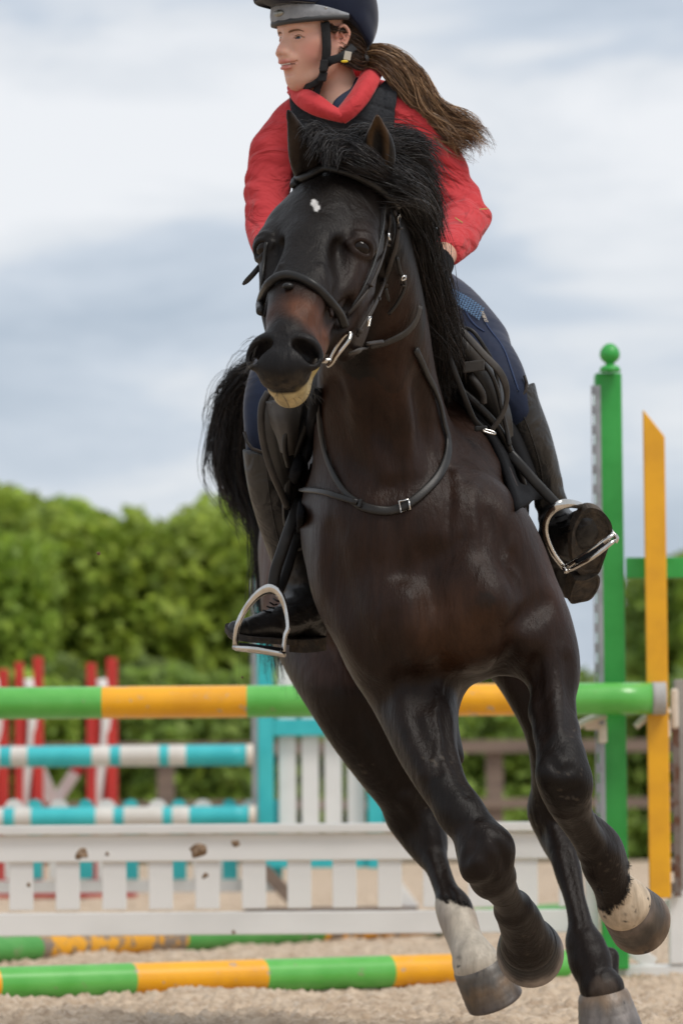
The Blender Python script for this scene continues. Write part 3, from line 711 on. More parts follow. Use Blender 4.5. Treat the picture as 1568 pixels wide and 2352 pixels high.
# shoulders and chest
hc((988,960,8.35,98),(1040,1060,8.24,112),(1082,1170,8.16,118),(1122,1290,8.08,122),(1162,1380,8.02,122),(1205,1450,7.98,98), k=.08)
hc((835,1000,8.40,105),(820,1120,8.28,116),(818,1250,8.14,120),(850,1370,8.02,120),(905,1480,7.98,110), k=.08)
he(900,1240,7.99,170,210,150, k=.08); he(1075,1280,7.99,150,190,140, k=.08)
he(1050,1420,7.93,150,125,120, rot=15, k=.05)                                  # left pectoral, the rounded brown mass
he(905,1440,7.93,120,130,115, rot=-10, k=.05)                                  # right pectoral
he(1000,1520,8.05,90,70,120, k=.05); he(1090,1490,8.05,90,70,110, k=.05)
he(995,1370,7.70,16,150,50, rot=-8, k=.05, sub=True)                           # furrow between them
# modelling of the neck, chest and shoulder: grooves and cords
hc((905,900,7.88,26),(925,1010,7.92,30),(935,1100,7.93,22), k=.03); hc((800,930,7.92,26),(830,1030,7.94,26),(880,1110,7.94,22), k=.03)
hc((1110,1180,8.0,34),(1150,1290,7.96,36),(1175,1380,7.92,36), k=.03); hc((1225,1400,7.96,50),(1215,1470,7.92,50), k=.03)
hc((1085,1300,7.88,30),(1120,1380,7.85,36), k=.03)
# forearm, knee, folded cannon, pastern: right fore (left in the picture)
hc((915,1500,8.02,118),(950,1600,7.98,98),(965,1660,7.93,84),(982,1725,7.88,69),(1015,1800,7.82,56),(1052,1860,7.78,49), k=.035)
hc((1000,1560,8.08,70),(1018,1650,8.02,34),(1040,1740,7.95,26), k=.03)         # rear edge of the forearm
hc((1058,1868,7.78,47),(1092,1915,7.75,55),(1113,1965,7.73,63),(1128,2010,7.76,54), k=.03)
he(1135,1948,7.72,46,48,46, k=.02); he(1092,1985,7.70,34,46,36, rot=20, k=.02)
hc((1135,2020,7.79,47),(1160,2058,7.86,35),(1176,2082,7.92,37), k=.025)
hc((1180,2092,7.94,46),(1192,2112,7.98,50),(1204,2144,8.03,54),(1211,2168,8.07,64), k=.02)
# left fore (right in the picture)
hc((1205,1440,8.0,100),(1245,1490,7.98,76),(1265,1550,7.95,60),(1272,1620,7.90,49),(1278,1680,7.86,47), k=.04)
he(1282,1530,7.95,42,80,55, k=.03); he(1262,1640,7.90,46,40,45,k=.03)
hc((1278,1690,7.85,48),(1288,1740,7.81,58),(1294,1790,7.79,63),(1305,1835,7.82,54), k=.03)
he(1277,1778,7.76,45,44,42, k=.02); he(1318,1800,7.78,38,48,40, rot=-10, k=.02)
hc((1313,1862,7.86,45),(1340,1910,7.93,38),(1362,1945,7.99,40), k=.025)
hc((1378,1962,8.01,48),(1386,1990,8.03,50),(1404,2030,8.06,46),(1424,2062,8.09,56),(1434,2078,8.10,64), k=.018)
hc((1345,1880,7.98,22),(1392,1935,8.03,32),(1420,1985,8.06,22), k=.02)         # tendon and ergot side
# right hind (far left leg)
hc((770,1400,9.3,165),(778,1500,9.15,128),(800,1580,9.05,105),(840,1660,9.05,95),(885,1740,9.08,83),(925,1810,9.12,70),(945,1860,9.15,60), k=.06)
hc((950,1875,9.15,58),(965,1910,9.14,54),(985,1955,9.1,40),(1003,1990,9.05,29),(1020,2035,9.0,27),(1033,2065,8.97,32), k=.03)
he(990,1915,9.12,32,60,50, rot=-14, k=.02)
hc((1043,2090,8.95,43),(1052,2115,8.93,44),(1068,2160,8.9,41),(1084,2192,8.87,47),(1094,2216,8.86,56), k=.02)
# left hind (the leg that carries)
hc((1010,1370,9.2,150),(1110,1430,9.12,108),(1182,1502,9.05,80),(1238,1600,9.0,70),(1267,1690,9.0,60),(1281,1780,9.05,62),(1282,1850,9.1,66), k=.04)
hc((1280,1870,9.1,64),(1288,1920,9.08,52),(1296,1970,9.0,34),(1306,2010,8.97,31),(1318,2060,8.93,25),(1330,2110,8.9,27),(1335,2150,8.88,33), k=.03)
hc((1348,2185,8.87,47),(1355,2210,8.86,50),(1366,2245,8.84,43),(1382,2272,8.83,52), k=.03)
hc((1392,2240,8.95,28),(1398,2200,8.97,24), k=.03)
# ---- head in a frame of its own: x to the horse's left, y from the poll down to the lips, z out of the face
def PV(x, y, d): return np.array(P(x, y, d))
h_star, h_nose = PV(722,470,7.50), PV(642,776,7.21)
EY = h_nose-h_star; HL = np.linalg.norm(EY); EY /= HL
EX = IR*.95 - IU*.045 - IF*.245; EX -= EY*(EX@EY); EX /= np.linalg.norm(EX)
EZ = np.cross(EX, EY)
if EZ@IF > 0: EZ = -EZ
H0 = h_star - EY*.125*1.0
HR = np.array([EX, EY, EZ])
def hl(x, y, z): return H0+EX*x+EY*y+EZ*z
def hle(x, y, z, rx, ry, rz, k=.02, sub=False, both=False, rz_=0.0, rx_=0.0, f=None):
    """head-local ellipsoid; rz_ turns it in the face plane, rx_ tips it fore and aft"""
    for s in ((1, -1) if both else (1,)):
        a = math.radians(rz_)*s; R = np.array([[math.cos(a), math.sin(a), 0], [-math.sin(a), math.cos(a), 0], [0,0,1]])
        b = math.radians(rx_); R2 = np.array([[1,0,0],[0,math.cos(b),math.sin(b)],[0,-math.sin(b),math.cos(b)]])
        (f or HF).ell(hl(x*s, y, z), (rx, ry, rz), R2@R@HR, k, sub)
def hlc(pts, k=.02, sub=False, both=False):
    for s in ((1, -1) if both else (1,)): HF.chain([(hl(p[0]*s, p[1], p[2]), p[3]) for p in pts], k, sub)
def build_head():
    hle(0,.055,-.095,.088,.10,.088, k=.05)                     # cranium
    hle(0,.145,-.078,.100,.13,.078, k=.04)                      # forehead
    hle(.078,.120,-.100,.044,.085,.060, k=.03, both=True)       # temples
    hle(.088,.166,-.064,.032,.040,.030, k=.022, both=True)      # brow over the eye
    hle(.056,.225,-.165,.048,.130,.105, k=.04, both=True)       # cheek
    hle(.058,.215,-.13,.046,.09,.07, k=.03, both=True)
    hlc([(0,.20,-.060,.058),(0,.30,-.055,.050),(0,.40,-.050,.043),(0,.47,-.052,.040)], k=.03)
    hlc([(.030,.22,-.050,.042),(.026,.32,-.046,.034),(.022,.42,-.045,.028)], k=.02, both=True)
    hlc([(.078,.225,-.088,.020),(.066,.300,-.088,.014),(.054,.355,-.086,.010)], k=.018, both=True)   # facial crest
    hlc([(.036,.28,-.125,.040),(.028,.38,-.110,.036),(.022,.47,-.100,.034)], k=.03, both=True)
    hlc([(0,.30,-.17,.045),(0,.40,-.145,.036),(0,.50,-.135,.030)], k=.03)
    hle(0,.495,-.066,.045,.072,.048, k=.03)                     # muzzle
    hle(.032,.508,-.060,.022,.042,.032, k=.02, both=True, rz_=8)
    hlc([(.014,.512,-.030,.0065),(.030,.501,-.027,.0085),(.054,.501,-.036,.0095),(.067,.519,-.053,.0085),(.060,.541,-.060,.0070),(.038,.546,-.050,.0065),(.018,.534,-.038,.0060)], k=.018, both=True)  # nostril rim
    hle(0,.545,-.062,.037,.034,.034, k=.022)                    # upper lip
    hle(.020,.543,-.080,.025,.030,.028, k=.02, both=True)
    hle(0,.536,-.112,.038,.036,.021, k=.012)                    # lower lip and chin
    hle(0,.520,-.140,.034,.040,.024, k=.02)
    # hollows
    hle(.045,.523,-.030,.0285,.0145,.034, k=.006, sub=True, both=True, rz_=20, rx_=-10)
    hle(.050,.529,-.054,.014,.013,.024, k=.006, sub=True, both=True)
    hle(.064,.245,-.035,.016,.045,.020, k=.03, sub=True, both=True, rz_=-12)   # hollow below the eye
    hle(.075,.34,-.11,.018,.05,.020, k=.03, sub=True, both=True)
    hlc([(.062,.470,-.100,.004),(.055,.52,-.098,.005),(.030,.575,-.098,.005),(0,.592,-.098,.005)], k=.006, sub=True, both=True)   # mouth
    hlc([(.040,.30,-.012,.004),(.058,.34,-.045,.004),(.066,.38,-.07,.004)], k=.010, both=True)
    hlc([(.070,.30,-.10,.005),(.060,.36,-.10,.005),(.052,.42,-.09,.004)], k=.010, both=True)
build_head()
# ears, placed by what the photograph shows: the right one narrow, the left one open to the front
EARS = [((708,405,7.62),(692,330,7.58),(662,254,7.54), 29, 20), ((864,402,7.60),(868,330,7.58),(866,266,7.54), 30, 22)]
def build_ear(e, wide, s):
    (a, m_, b, w0, t0) = e; A, M_, B = PV(*a), PV(*m_), PV(*b); sc = S(7.65)
    pts = catmull([A, M_, B], 5); wd = [1.0,1.08,1.15,1.17,1.12,1.0,.84,.64,.42,.22,.07]
    for i in range(len(pts)-1):
        for o in (-.55, 0, .55):
            dv = IR*o*w0*sc*wide
            HF.cone(pts[i]+dv*wd[i]+IF*(0 if o else .012), pts[i+1]+dv*wd[i+1]+IF*(0 if o else .012), w0*sc*wd[i]*.5, w0*sc*wd[i+1]*.5, .012)
build_ear(EARS[0], .8, -1); build_ear(EARS[1], 1.0, 1)
# hollow of each ear
def ear_hollow(pts, r, off):
    HF.chain([(PV(x, y, d)-IF*off, rr*S(d)) for (x, y, d, rr) in pts], .008, True)
ear_hollow([(866,392,7.585,10),(866,360,7.575,19),(867,325,7.570,18),(868,295,7.555,11),(867,278,7.55,4)], 0, .018)
ear_hollow([(680,385,7.60,6),(672,345,7.57,12),(664,305,7.555,9),(660,278,7.545,4)], 0, .014)
sculpt([
 groove([(775,900),(800,980),(845,1060),(890,1100)], 26, 5, .05), groove([(850,860),(872,960),(905,1060)], 30, 6, .05), groove([(955,900),(962,980),(950,1050)], 26, 6, .05),
 ridge([(905,880),(925,980),(935,1070)], 26, 5, .04), ridge([(815,900),(838,1000),(880,1080)], 22, 4, .04),
 groove([(1030,1080,2),(1040,1140,5),(1036,1210,2)], 14, 4, .02), groove([(1062,1110,2),(1072,1170,5),(1070,1230,2)], 13, 4, .02), groove([(1098,1150,1),(1108,1220,4),(1104,1290,1)], 14, 3, .02),
 ridge([(1046,1090,1),(1056,1150,4),(1052,1220,1)], 12, 3, .02), ridge([(1082,1120,1),(1090,1190,4),(1086,1250,1)], 12, 3, .02),
 groove([(1125,1190,2),(1160,1270,6),(1185,1350,5)], 24, 5, .03), groove([(1150,1440,3),(1195,1415,7),(1250,1385,6)], 20, 6, .03),
 groove([(995,1290,2),(990,1370,8),(985,1450,9),(1000,1520,6)], 26, 7, .05), groove([(905,1420,3),(908,1480,9),(935,1550,8),(975,1610,4)], 20, 7, .03),
 groove([(1135,1420,4),(1158,1480,9),(1150,1545,7)], 18, 7, .03), ridge([(1070,1330,4),(1110,1400,8),(1105,1470,6)], 60, 7, .05), ridge([(930,1390,4),(950,1450,8),(965,1500,5)], 46, 7, .04),
 groove([(760,1230,3),(775,1330,7),(812,1430,7),(850,1500,5)], 26, 6, .04), groove([(905,1185,3),(912,1250,6),(925,1310,3)], 18, 5, .03),
 groove([(935,1600,3),(955,1680,5),(1000,1770,3)], 14, 4, .02), ridge([(915,1590,2),(930,1680,5),(975,1770,3)], 20, 5, .02), groove([(1020,1640,3),(1035,1730,5),(1075,1820,3)], 13, 4, .02),
 groove([(1062,1900,1),(1090,1940,4),(1070,1975,2)], 12, 3, .015), groove([(1120,1925,1),(1150,1955,4),(1160,1990,2)], 10, 3, .015), ridge([(1105,1900,2),(1122,1925,5),(1120,1950,3)], 18, 4, .015), ridge([(1100,1985,2),(1112,2012,4)], 18, 4, .015),
 groove([(1235,1520,2),(1245,1600,5),(1255,1680,3)], 14, 4, .02), groove([(1300,1520,2),(1302,1600,5),(1300,1680,3)], 12, 4, .02), ridge([(1268,1500,2),(1275,1600,6),(1280,1680,3)], 20, 5, .02),
 groove([(1262,1745,1),(1285,1770,4),(1310,1765,2)], 10, 3, .015), groove([(1268,1815,1),(1295,1825,4),(1325,1815,2)], 10, 3, .015), groove([(1330,1900,2),(1365,1950,5)], 10, 4, .015),
 groove([(840,1640,3),(885,1730,6),(925,1810,4)], 20, 5, .03, 8.3), ridge([(930,1840,2),(960,1890,6),(985,1930,3)], 16, 5, .02, 8.3), groove([(1005,1960,2),(1022,2030,5),(1045,2080,3)], 9, 4, .012, 8.3),
 groove([(1300,1960,2),(1318,2040,5),(1340,2130,3)], 9, 4, .012, 8.3), ridge([(1268,1850,2),(1262,1890,5),(1275,1930,2)], 14, 4, .02, 8.3),
 ridge([(700,1400,1),(760,1470,3),(800,1560,1)], 5, 2, .01), ridge([(1180,1230,1),(1165,1290,3),(1190,1330,3),(1180,1390,1)], 5, 2.5, .008), ridge([(1020,1560,1),(1000,1640,2.5),(1010,1700,2),(990,1760,1)], 4, 2, .008), ridge([(860,1300,1),(850,1360,2),(875,1410,2),(868,1470,1)], 5, 2, .008)])
# the eyes: sockets, balls and lids found on the left side of the face and mirrored
pe, ne, de = on_surf(834, 567, 0, d1=7.9); lc = (np.array(pe)-H0)@HR.T; ln = HR@np.array(ne)
EYES = []; LIDS = []; SOCK = []
for s_ in (1, -1):
    m_ = np.array([s_, 1, 1]); c = H0+(lc*m_)@HR; n_ = (ln*m_)@HR; ty = EY-n_*(EY@n_); ty /= np.linalg.norm(ty); tx = np.cross(ty, n_); 
    if tx@IR < 0: tx = -tx
    arcs = (([(-.025,.007),(-.017,-.008),(-.004,-.0145),(.012,-.012),(.024,.003)], .0062, .0030), ([(-.026,.008),(-.012,.0145),(.004,.0155),(.018,.010)], .0050, .0010), ([(-.022,-.018),(-.004,-.026),(.014,-.024),(.026,-.012)], .0070, .0005))
    for pts, r0, up_ in arcs:
        LIDS.append([(np.array(HF.snap(c+tx*a+ty*b+n_*.0, n_, far=.03))+n_*(up_-r0*.35), r0) for a, b in pts])
    SOCK.append((c+n_*.002, np.array([tx, ty, n_]))); EYES.append((c-n_*.0165, tx, ty, n_))
for c, R_ in SOCK: HF.ell(c, (.0215,.0125,.016), R_, .006, True)
for l_ in LIDS: HF.chain(l_, .007)
HF_BODY = HF
# ---- mesh it in bricks: the trunk coarse, head and feet fine; one mesh
def brick(lo, hi, vox, ov=1.2):
    lo = np.array(lo, float); hi = np.array(hi, float)
    V, Fc = mesh_field(HF, lo-vox*ov*2, hi+vox*ov*2, vox)
    c = V[Fc].mean(1); keep = ((c >= lo-vox*ov*.6) & (c <= hi+vox*ov*.6)).all(1); Fc = Fc[keep]
    u, inv = np.unique(Fc, return_inverse=True); return V[u], inv.reshape(Fc.shape)
lo, hi = fbounds(HF, .02)
z_head = P(700, 925, 7.3).z; y_head = P(784, 600, 7.66).y
z_leg = P(1200, 1640, 8.0).z
VF = []
def add_brick(*a):
    global VF; V, Fc = brick(*a); VF.append((V, Fc))
y_h = float(P(820, 600, 7.74).y); zb = float(z_head)-.03
add_brick((lo[0], lo[1], zb), (hi[0], y_h, hi[2]), .0036)                # head
add_brick((lo[0], y_h, zb), (hi[0], hi[1], hi[2]), .0085)                # upper neck, withers
add_brick((lo[0], lo[1], z_leg), (hi[0], hi[1], zb), .0085)
add_brick((lo[0], lo[1], lo[2]), (hi[0], hi[1], z_leg), .0052)
HV = []; HFc = []; off = 0
for V, Fc in VF: HV.append(V); HFc.append(Fc+off); off += len(V)
HV = np.concatenate(HV); HFc = np.concatenate(HFc)
def to_view(V):
    r = V-np.array(CAM); d = r@IF; return 784+F*(r@IR)/d, 1176-F*(r@IU)/d, d
def paint(C, w, c):
    w = np.clip(w, 0, 1)[:, None]; C[:] = C*(1-w)+np.array(c)*w
def coat_colour(V):
    n = len(V); C = np.tile(np.array([.0104,.0076,.0062]), (n, 1)); L = (V-H0)@HR.T
    nz = vnoise(V, 30, 3); nf = vnoise(V, 150, 5); n3 = vnoise(V, 420, 8)
    # body turns to very dark brown away from the head and legs
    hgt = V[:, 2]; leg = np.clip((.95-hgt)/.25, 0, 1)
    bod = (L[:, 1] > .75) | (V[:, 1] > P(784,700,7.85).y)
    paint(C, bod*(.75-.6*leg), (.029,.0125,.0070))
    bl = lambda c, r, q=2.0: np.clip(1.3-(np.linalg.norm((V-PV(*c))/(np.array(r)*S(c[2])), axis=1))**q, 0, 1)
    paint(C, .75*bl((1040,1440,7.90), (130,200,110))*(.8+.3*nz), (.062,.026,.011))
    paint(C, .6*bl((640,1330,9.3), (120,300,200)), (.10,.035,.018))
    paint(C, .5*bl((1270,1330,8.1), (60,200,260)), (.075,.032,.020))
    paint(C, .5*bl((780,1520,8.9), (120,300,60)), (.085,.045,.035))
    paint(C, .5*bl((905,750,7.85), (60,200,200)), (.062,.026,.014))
    # nose and lips
    yl, xl_, zl = L[:, 1], L[:, 0], L[:, 2]
    inh = (np.abs(xl_) < .14) & (zl > -.26) & (zl < .06) & (yl < .64) & (yl > -.05) & (V[:, 1] < y_h+.02)
    g = lambda cx, cy, sx, sy: np.exp(-((xl_-cx)/sx)**2-((yl-cy)/sy)**2)
    paint(C, inh*np.clip(g(.026,.432,.034,.026)*1.2+.6*g(.058,.44,.03,.04)+.5*g(-.045,.44,.02,.03)+.4*g(0,.405,.04,.03)+.3*nz*(g(.0,.43,.06,.05)), 0, .95), (.115,.042,.020))
    paint(C, inh*.30*np.clip(g(.10,.24,.03,.10)+.6*g(.09,.36,.03,.06), 0, 1), (.06,.025,.013))
    paint(C, inh*np.clip((yl-.47)*30, 0, 1)*np.clip((zl+.095)*80, 0, 1)*np.clip(1.1-2.0*g(.02,.46,.04,.035), 0, 1), (.011,.0095,.0095))
    paint(C, inh*np.clip((yl-.535)*30, 0, 1)*np.clip((zl+.095)*60, 0, 1)*np.clip((-.045-zl)*50, 0, 1)*np.clip(.35+.5*nf+.4*n3, 0, .7), (.060,.045,.030))
    paint(C, inh*np.clip((-.098-zl)*140, 0, 1)*np.clip((yl-.45)*26, 0, 1)*np.clip(.95+.3*nf, 0, 1), (.42,.33,.17))
    paint(C, inh*.7*np.clip((-.09-zl)*100, 0, 1)*g(.06,.50,.02,.04)*(nf > -.1), (.50,.38,.08))
    paint(C, inh*.9*np.clip((.102-np.abs(xl_-.0)-.055)*60, 0, 1)*np.clip((xl_-.022)*80, 0, 1)*np.clip((-.080-zl)*90, 0, 1)*np.clip((.135+zl)*60, 0, 1)*np.clip((yl-.462)*50, 0, 1)*np.clip(.8+.5*nf, 0, 1), (.36,.28,.13))
    st = ((xl_-.002-.35*(yl-.128))/.0085)**2+((yl-.128)/.020)**2+.35*nf+.35*n3
    paint(C, inh*np.clip((1.15-st)*2.2, 0, 1)*(zl > -.05), (.62,.60,.58))
    # inside of the left ear
    X, Y, D = to_view(V)
    for (cx, cy, rx, ry) in ((868,330,20,62),):
        e = ((X-cx)/rx)**2+((Y-cy)/ry)**2; front = (D < 7.74) & (D > 7.4)
        paint(C, front*np.clip((e-.18)*2.2, 0, 1)*np.clip((1.9-e)*2, 0, 1)*(.65+.3*nf), (.085,.044,.018))
    e = ((X-676)/14)**2+((Y-320)/70)**2; paint(C, ((D < 7.70) & (Y < 400))*np.clip(1.4-e, 0, 1)*.6, (.055,.035,.025))
    # white markings on the feet: the edges are ragged hair
    edge = 7*nf+5*n3
    hr = (D > 8.6)*(X < 1200)*np.clip((Y-(2072-.35*np.abs(X-1040)*0+.25*(X-1035))+edge)/5, 0, 1)
    paint(C, hr, (.46,.41,.34)); paint(C, hr*.5*bl((1022,2135,8.93),(26,55,70)), (.28,.23,.20)); paint(C, hr*.45*bl((1092,2110,8.93),(22,50,70)), (.26,.19,.15))
    paint(C, hr*np.clip((n3+nf)*2-2.0, 0, 1)*np.clip((Y-2190)/20, 0, 1), (.06,.055,.05))
    dd = np.sqrt(((X-1390)/1.0)**2+((Y-2012)/1.45)**2); fl = (D < 8.4)*(X > 1352)*(Y > 1995)*np.clip((dd-56+edge)/5, 0, 1)
    paint(C, fl, (.50,.40,.29)); paint(C, fl*np.clip((n3+nf)*2-2.6, 0, 1), (.05,.045,.04))
    paint(C, .6*bl((1385,2268,8.78),(75,12,90))*(.8+.4*nf), (.12,.09,.07))
    # flecks of sand on the legs
    paint(C, leg*(n3*nf > .80)*(nz > .7)*.2, (.20,.16,.12))
    return np.clip(C*np.where(C.mean(1) < .12, .82, 1)[:, None], .002, 1)
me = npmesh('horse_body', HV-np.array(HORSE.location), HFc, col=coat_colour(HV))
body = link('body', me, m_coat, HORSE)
# ---- eyes
def uvball(name, c, r, m, parent, sc=(1,1,1), R=None):
    bm = bmesh.new(); bmesh.ops.create_uvsphere(bm, u_segments=24, v_segments=16, radius=1)
    Mx = Matrix(((R[0][0]*r*sc[0], R[1][0]*r*sc[1], R[2][0]*r*sc[2]), (R[0][1]*r*sc[0], R[1][1]*r*sc[1], R[2][1]*r*sc[2]), (R[0][2]*r*sc[0], R[1][2]*r*sc[1], R[2][2]*r*sc[2]))) if R is not None else Matrix.Diagonal((r*sc[0], r*sc[1], r*sc[2]))
    for v in bm.verts: v.co = Mx@v.co + Vector(c)
    bmesh.ops.recalc_face_normals(bm, faces=bm.faces[:])
    return bmesh_obj(name, bm, m, parent, smooth=True)
for c_, tx, ty, n_ in EYES: uvball('eye', c_, .0210, m_eye, HORSE, (1.08,.92,1), np.array([tx, ty, n_]))
# ---- hooves
def hoof(c, axis, toe, rc, rs, h, m, cols):
    """horn capsule: coronet centre c, axis down to the sole, toe direction"""
    c = np.array(c); axis = np.array(axis)/np.linalg.norm(axis); toe = np.array(toe)-axis*(np.array(toe)@axis); toe /= np.linalg.norm(toe); side = np.cross(axis, toe)
    seg = 40; V = []; q = rs/rc-1
    rows = [(-.14,.80,0),(-.03,.97,0)]+[(t, 1.0+q*t**.9+(.012 if k % 3 == 1 else 0)*(t < .85), .33*t) for k, t in enumerate(np.linspace(.03,.90,15))]+[(.95,1+q*.985,.33),(.985,1+q*.955,.33),(1.0,1+q*.90,.32),(1.0,(1+q)*.80,.31),(.90,(1+q)*.66,.28),(.88,.1,.22)]
    VC = []; rr_ = np.random.default_rng(int(rc*1e5)); dk = rr_.uniform(0, 6.28, 4)
    for t, k, sh in rows:
        for i in range(seg):
            a = 2*math.pi*i/seg; ct, st = math.cos(a), math.sin(a); rr = rc*k*(1-.10*max(0, -ct)**2); hh = h*t*(1-.30*max(0, -ct)*(t > 0))
            V.append(c+axis*hh+(toe*(ct+ .0)*1.04+side*st)*rr+toe*sh*h)
            tt_ = np.clip(t+.07*math.sin(a*5+dk[0])+.05*math.sin(a*11+dk[1]), 0, 1); w_ = .5+.5*math.sin(a*2+dk[2])*math.sin(a*3+dk[3]+t*2)
            VC.append(np.array([np.interp(tt_, np.linspace(0, 1, len(cols)), [k_[ch] for k_ in cols]) for ch in range(3)])*(.72+.5*w_))
    Fc = [(r*seg+i, (r+1)*seg+i, (r+1)*seg+(i+1) % seg, r*seg+(i+1) % seg) for r in range(len(rows)-1) for i in range(seg)]
    me = npmesh('hoof', np.array(V)-np.array(HORSE.location), Fc, col=np.array(VC)); bm = bmesh.new(); bm.from_mesh(me)
    bm.faces.new([bm.verts[(len(rows)-1)*seg+i] for i in range(seg)] if False else [list(bm.verts)[(len(rows)-1)*seg+i] for i in range(seg)])
    bmesh.ops.recalc_face_normals(bm, faces=bm.faces[:]); bm.to_mesh(me); bm.free()
    return link('hoof', me, m, HORSE)
hoof(PV(1211,2166,8.09), IF*.93+IR*.10-IU*.25, -IU*.9+IR*.2, 65*S(8.09), 78*S(8.1), 52*S(8.1), m_hoof, [(.010,.009,.009),(.012,.010,.010),(.05,.04,.035),(.22,.18,.15),(.24,.19,.16)])
hoof(PV(1438,2084,8.10), IF*.80+IR*.42-IU*.36, -IU*.75+IR*.45, 63*S(8.1), 76*S(8.1), 64*S(8.1), m_hoof, [(.12,.09,.07),(.06,.047,.036),(.05,.039,.030),(.085,.055,.034),(.18,.13,.09)])
hoof(PV(1094,2218,8.86), -IU*.90+IR*.38+IF*.22, -IF*.9+IR*.25, 57*S(8.86), 67*S(8.86), 88*S(8.86), m_hoof, [(.11,.095,.08),(.08,.07,.06),(.13,.085,.050),(.10,.075,.055),(.07,.055,.048)])
hoof(PV(1385,2285,8.83), -IU*.96+IR*.16+IF*.12, -IF*.97+IR*.1, 58*S(8.83), 76*S(8.83), 92*S(8.83), m_hoof, [(.17,.12,.08),(.15,.13,.115),(.17,.15,.14),(.09,.08,.075),(.05,.045,.04)])

# ---- long hair as real strands
def strands(name, guides, n, m, parent, rad=.0009, spread=.02, seg=12, wav=0.0, wf=9.0, seed=1, tip=.25, taperlen=.2, clump=0.0, lenvar=.25, aniso=(1,1,1), tints=None):
    """guides: list of (weight, [control points], root spread, tip spread); each strand follows a blend of guides"""
    r = np.random.default_rng(seed); ws = np.array([g[0] for g in guides], float); ws /= ws.sum(); Vs = []; Fs = []; off = 0
    G = []
    for g in guides:
        c = np.array(catmull(g[1], 8)); L = np.r_[0, np.cumsum(np.linalg.norm(np.diff(c, axis=0), axis=1))]; t = np.linspace(0, L[-1], seg+1)
        G.append((np.stack([np.interp(t, L, c[:, k]) for k in range(3)], 1), g[2], g[3]))
    cnt = np.round(ws*n).astype(int); tt = np.linspace(0, 1, seg+1)
    an = np.array(aniso)
    for (c, s0, s1), m_n in zip(G, cnt):
        ncl = max(3, int(m_n/14)); cl_r = r.normal(size=(ncl, 3)); cl_t = r.normal(size=(ncl, 3)); ph = r.uniform(0, 6.3, (ncl, 3)); ci = r.integers(0, ncl, m_n)
        a = cl_r[ci]*(1-.45)+r.normal(size=(m_n, 3))*.6; b = cl_t[ci]*clump+r.normal(size=(m_n, 3))*(1-clump)*.9
        lv = 1-r.uniform(0, lenvar, m_n)
        for k in range(m_n):
            t = tt*lv[k]; p = np.stack([np.interp(t, tt, c[:, j]) for j in range(3)], 1)
            o = a[k][None]*s0*(1-t[:, None])*.5*an+b[k][None]*s1*t[:, None]*.5*an
            if wav: 
                w_ = wav*t[:, None]**.8; o = o+np.stack([np.sin(t*wf+ph[ci[k], j]+r.normal()*.25) for j in range(3)], 1)*w_
            p = p+o; T = np.gradient(p, axis=0); T /= np.linalg.norm(T, axis=1)[:, None]+1e-9
            N = np.cross(T, r.normal(size=3)); N /= np.linalg.norm(N, axis=1)[:, None]+1e-9; B = np.cross(T, N)
            rd = rad*r.uniform(.7, 1.4)*np.interp(tt, [0, .08, 1-taperlen, 1], [.7, 1, 1, tip])[:, None]
            ring = np.stack([p+N*rd, p-N*rd*.5+B*rd*.87, p-N*rd*.5-B*rd*.87], 1).reshape(-1, 3); Vs.append(ring)
    q = []
    for i in range(seg):
        for k in range(3): q.append((i*3+k, (i+1)*3+k, (i+1)*3+(k+1) % 3, i*3+(k+1) % 3))
    q = np.array(q); ns = len(Vs); V = np.concatenate(Vs); Fc = (q[None]+np.arange(ns)[:, None, None]*(3*(seg+1))).reshape(-1, 4)
    off = np.array(parent.location) if parent.parent is None else np.array(parent.location)+np.array(parent.parent.location)
    col = None
    if tints is not None:
        tn = np.array(tints); w = r.uniform(0, 1, (ns, 1)); k = r.integers(0, len(tn), ns); c_ = tn[k]*(.75+.5*w)
        tt3 = np.tile(np.repeat(tt, 3), ns)[:, None]; col = np.repeat(c_, 3*(seg+1), 0)*(.8+.45*tt3)
    return link(name, npmesh(name, V-off, Fc, col=col), m, parent)
def gp(*pts): return [PV(*p) for p in pts]
# mane blown over to the horse's left, from poll to withers
mg = [
 (1.0, gp((845,350,7.78),(885,325,7.76),(940,325,7.80),(1000,365,7.88)), .045, .05),
 (1.2, gp((850,365,7.78),(900,350,7.76),(955,370,7.80),(1005,440,7.90)), .045, .06),
 (1.2, gp((855,385,7.77),(905,380,7.76),(960,420,7.80),(998,500,7.88)), .045, .06),
 (1.4, gp((865,405,7.76),(915,410,7.74),(965,460,7.78),(988,570,7.88)), .05, .06),
 (1.8, gp((890,430,7.80),(935,470,7.80),(965,560,7.86),(978,670,7.94)), .06, .055),
 (1.8, gp((915,450,7.86),(950,545,7.84),(975,650,7.92),(1005,760,8.00)), .055, .06),
 (1.8, gp((925,530,7.92),(965,620,7.92),(995,710,7.98),(1005,800,8.04)), .07, .07),
 (1.8, gp((940,610,8.0),(980,690,7.99),(1015,770,8.04),(1020,840,8.10)), .07, .07),
 (1.4, gp((950,700,8.08),(1000,760,8.06),(1025,820,8.10),(1015,890,8.14)), .07, .06),
 (1.4, gp((940,540,7.92),(980,615,7.94),(1012,695,8.00),(1042,765,8.08)), .045, .05),
 (1.0, gp((945,790,8.18),(985,840,8.14),(1005,880,8.14),(1010,925,8.18)), .07, .05),
 (.7, gp((905,480,7.82),(925,570,7.86),(945,670,7.92),(955,750,7.98)), .04, .05)]
strands('mane', mg, 12500, m_hair, HORSE, rad=.00055, seg=10, wav=.003, wf=6, seed=3, clump=.5, lenvar=.55, tints=HT)
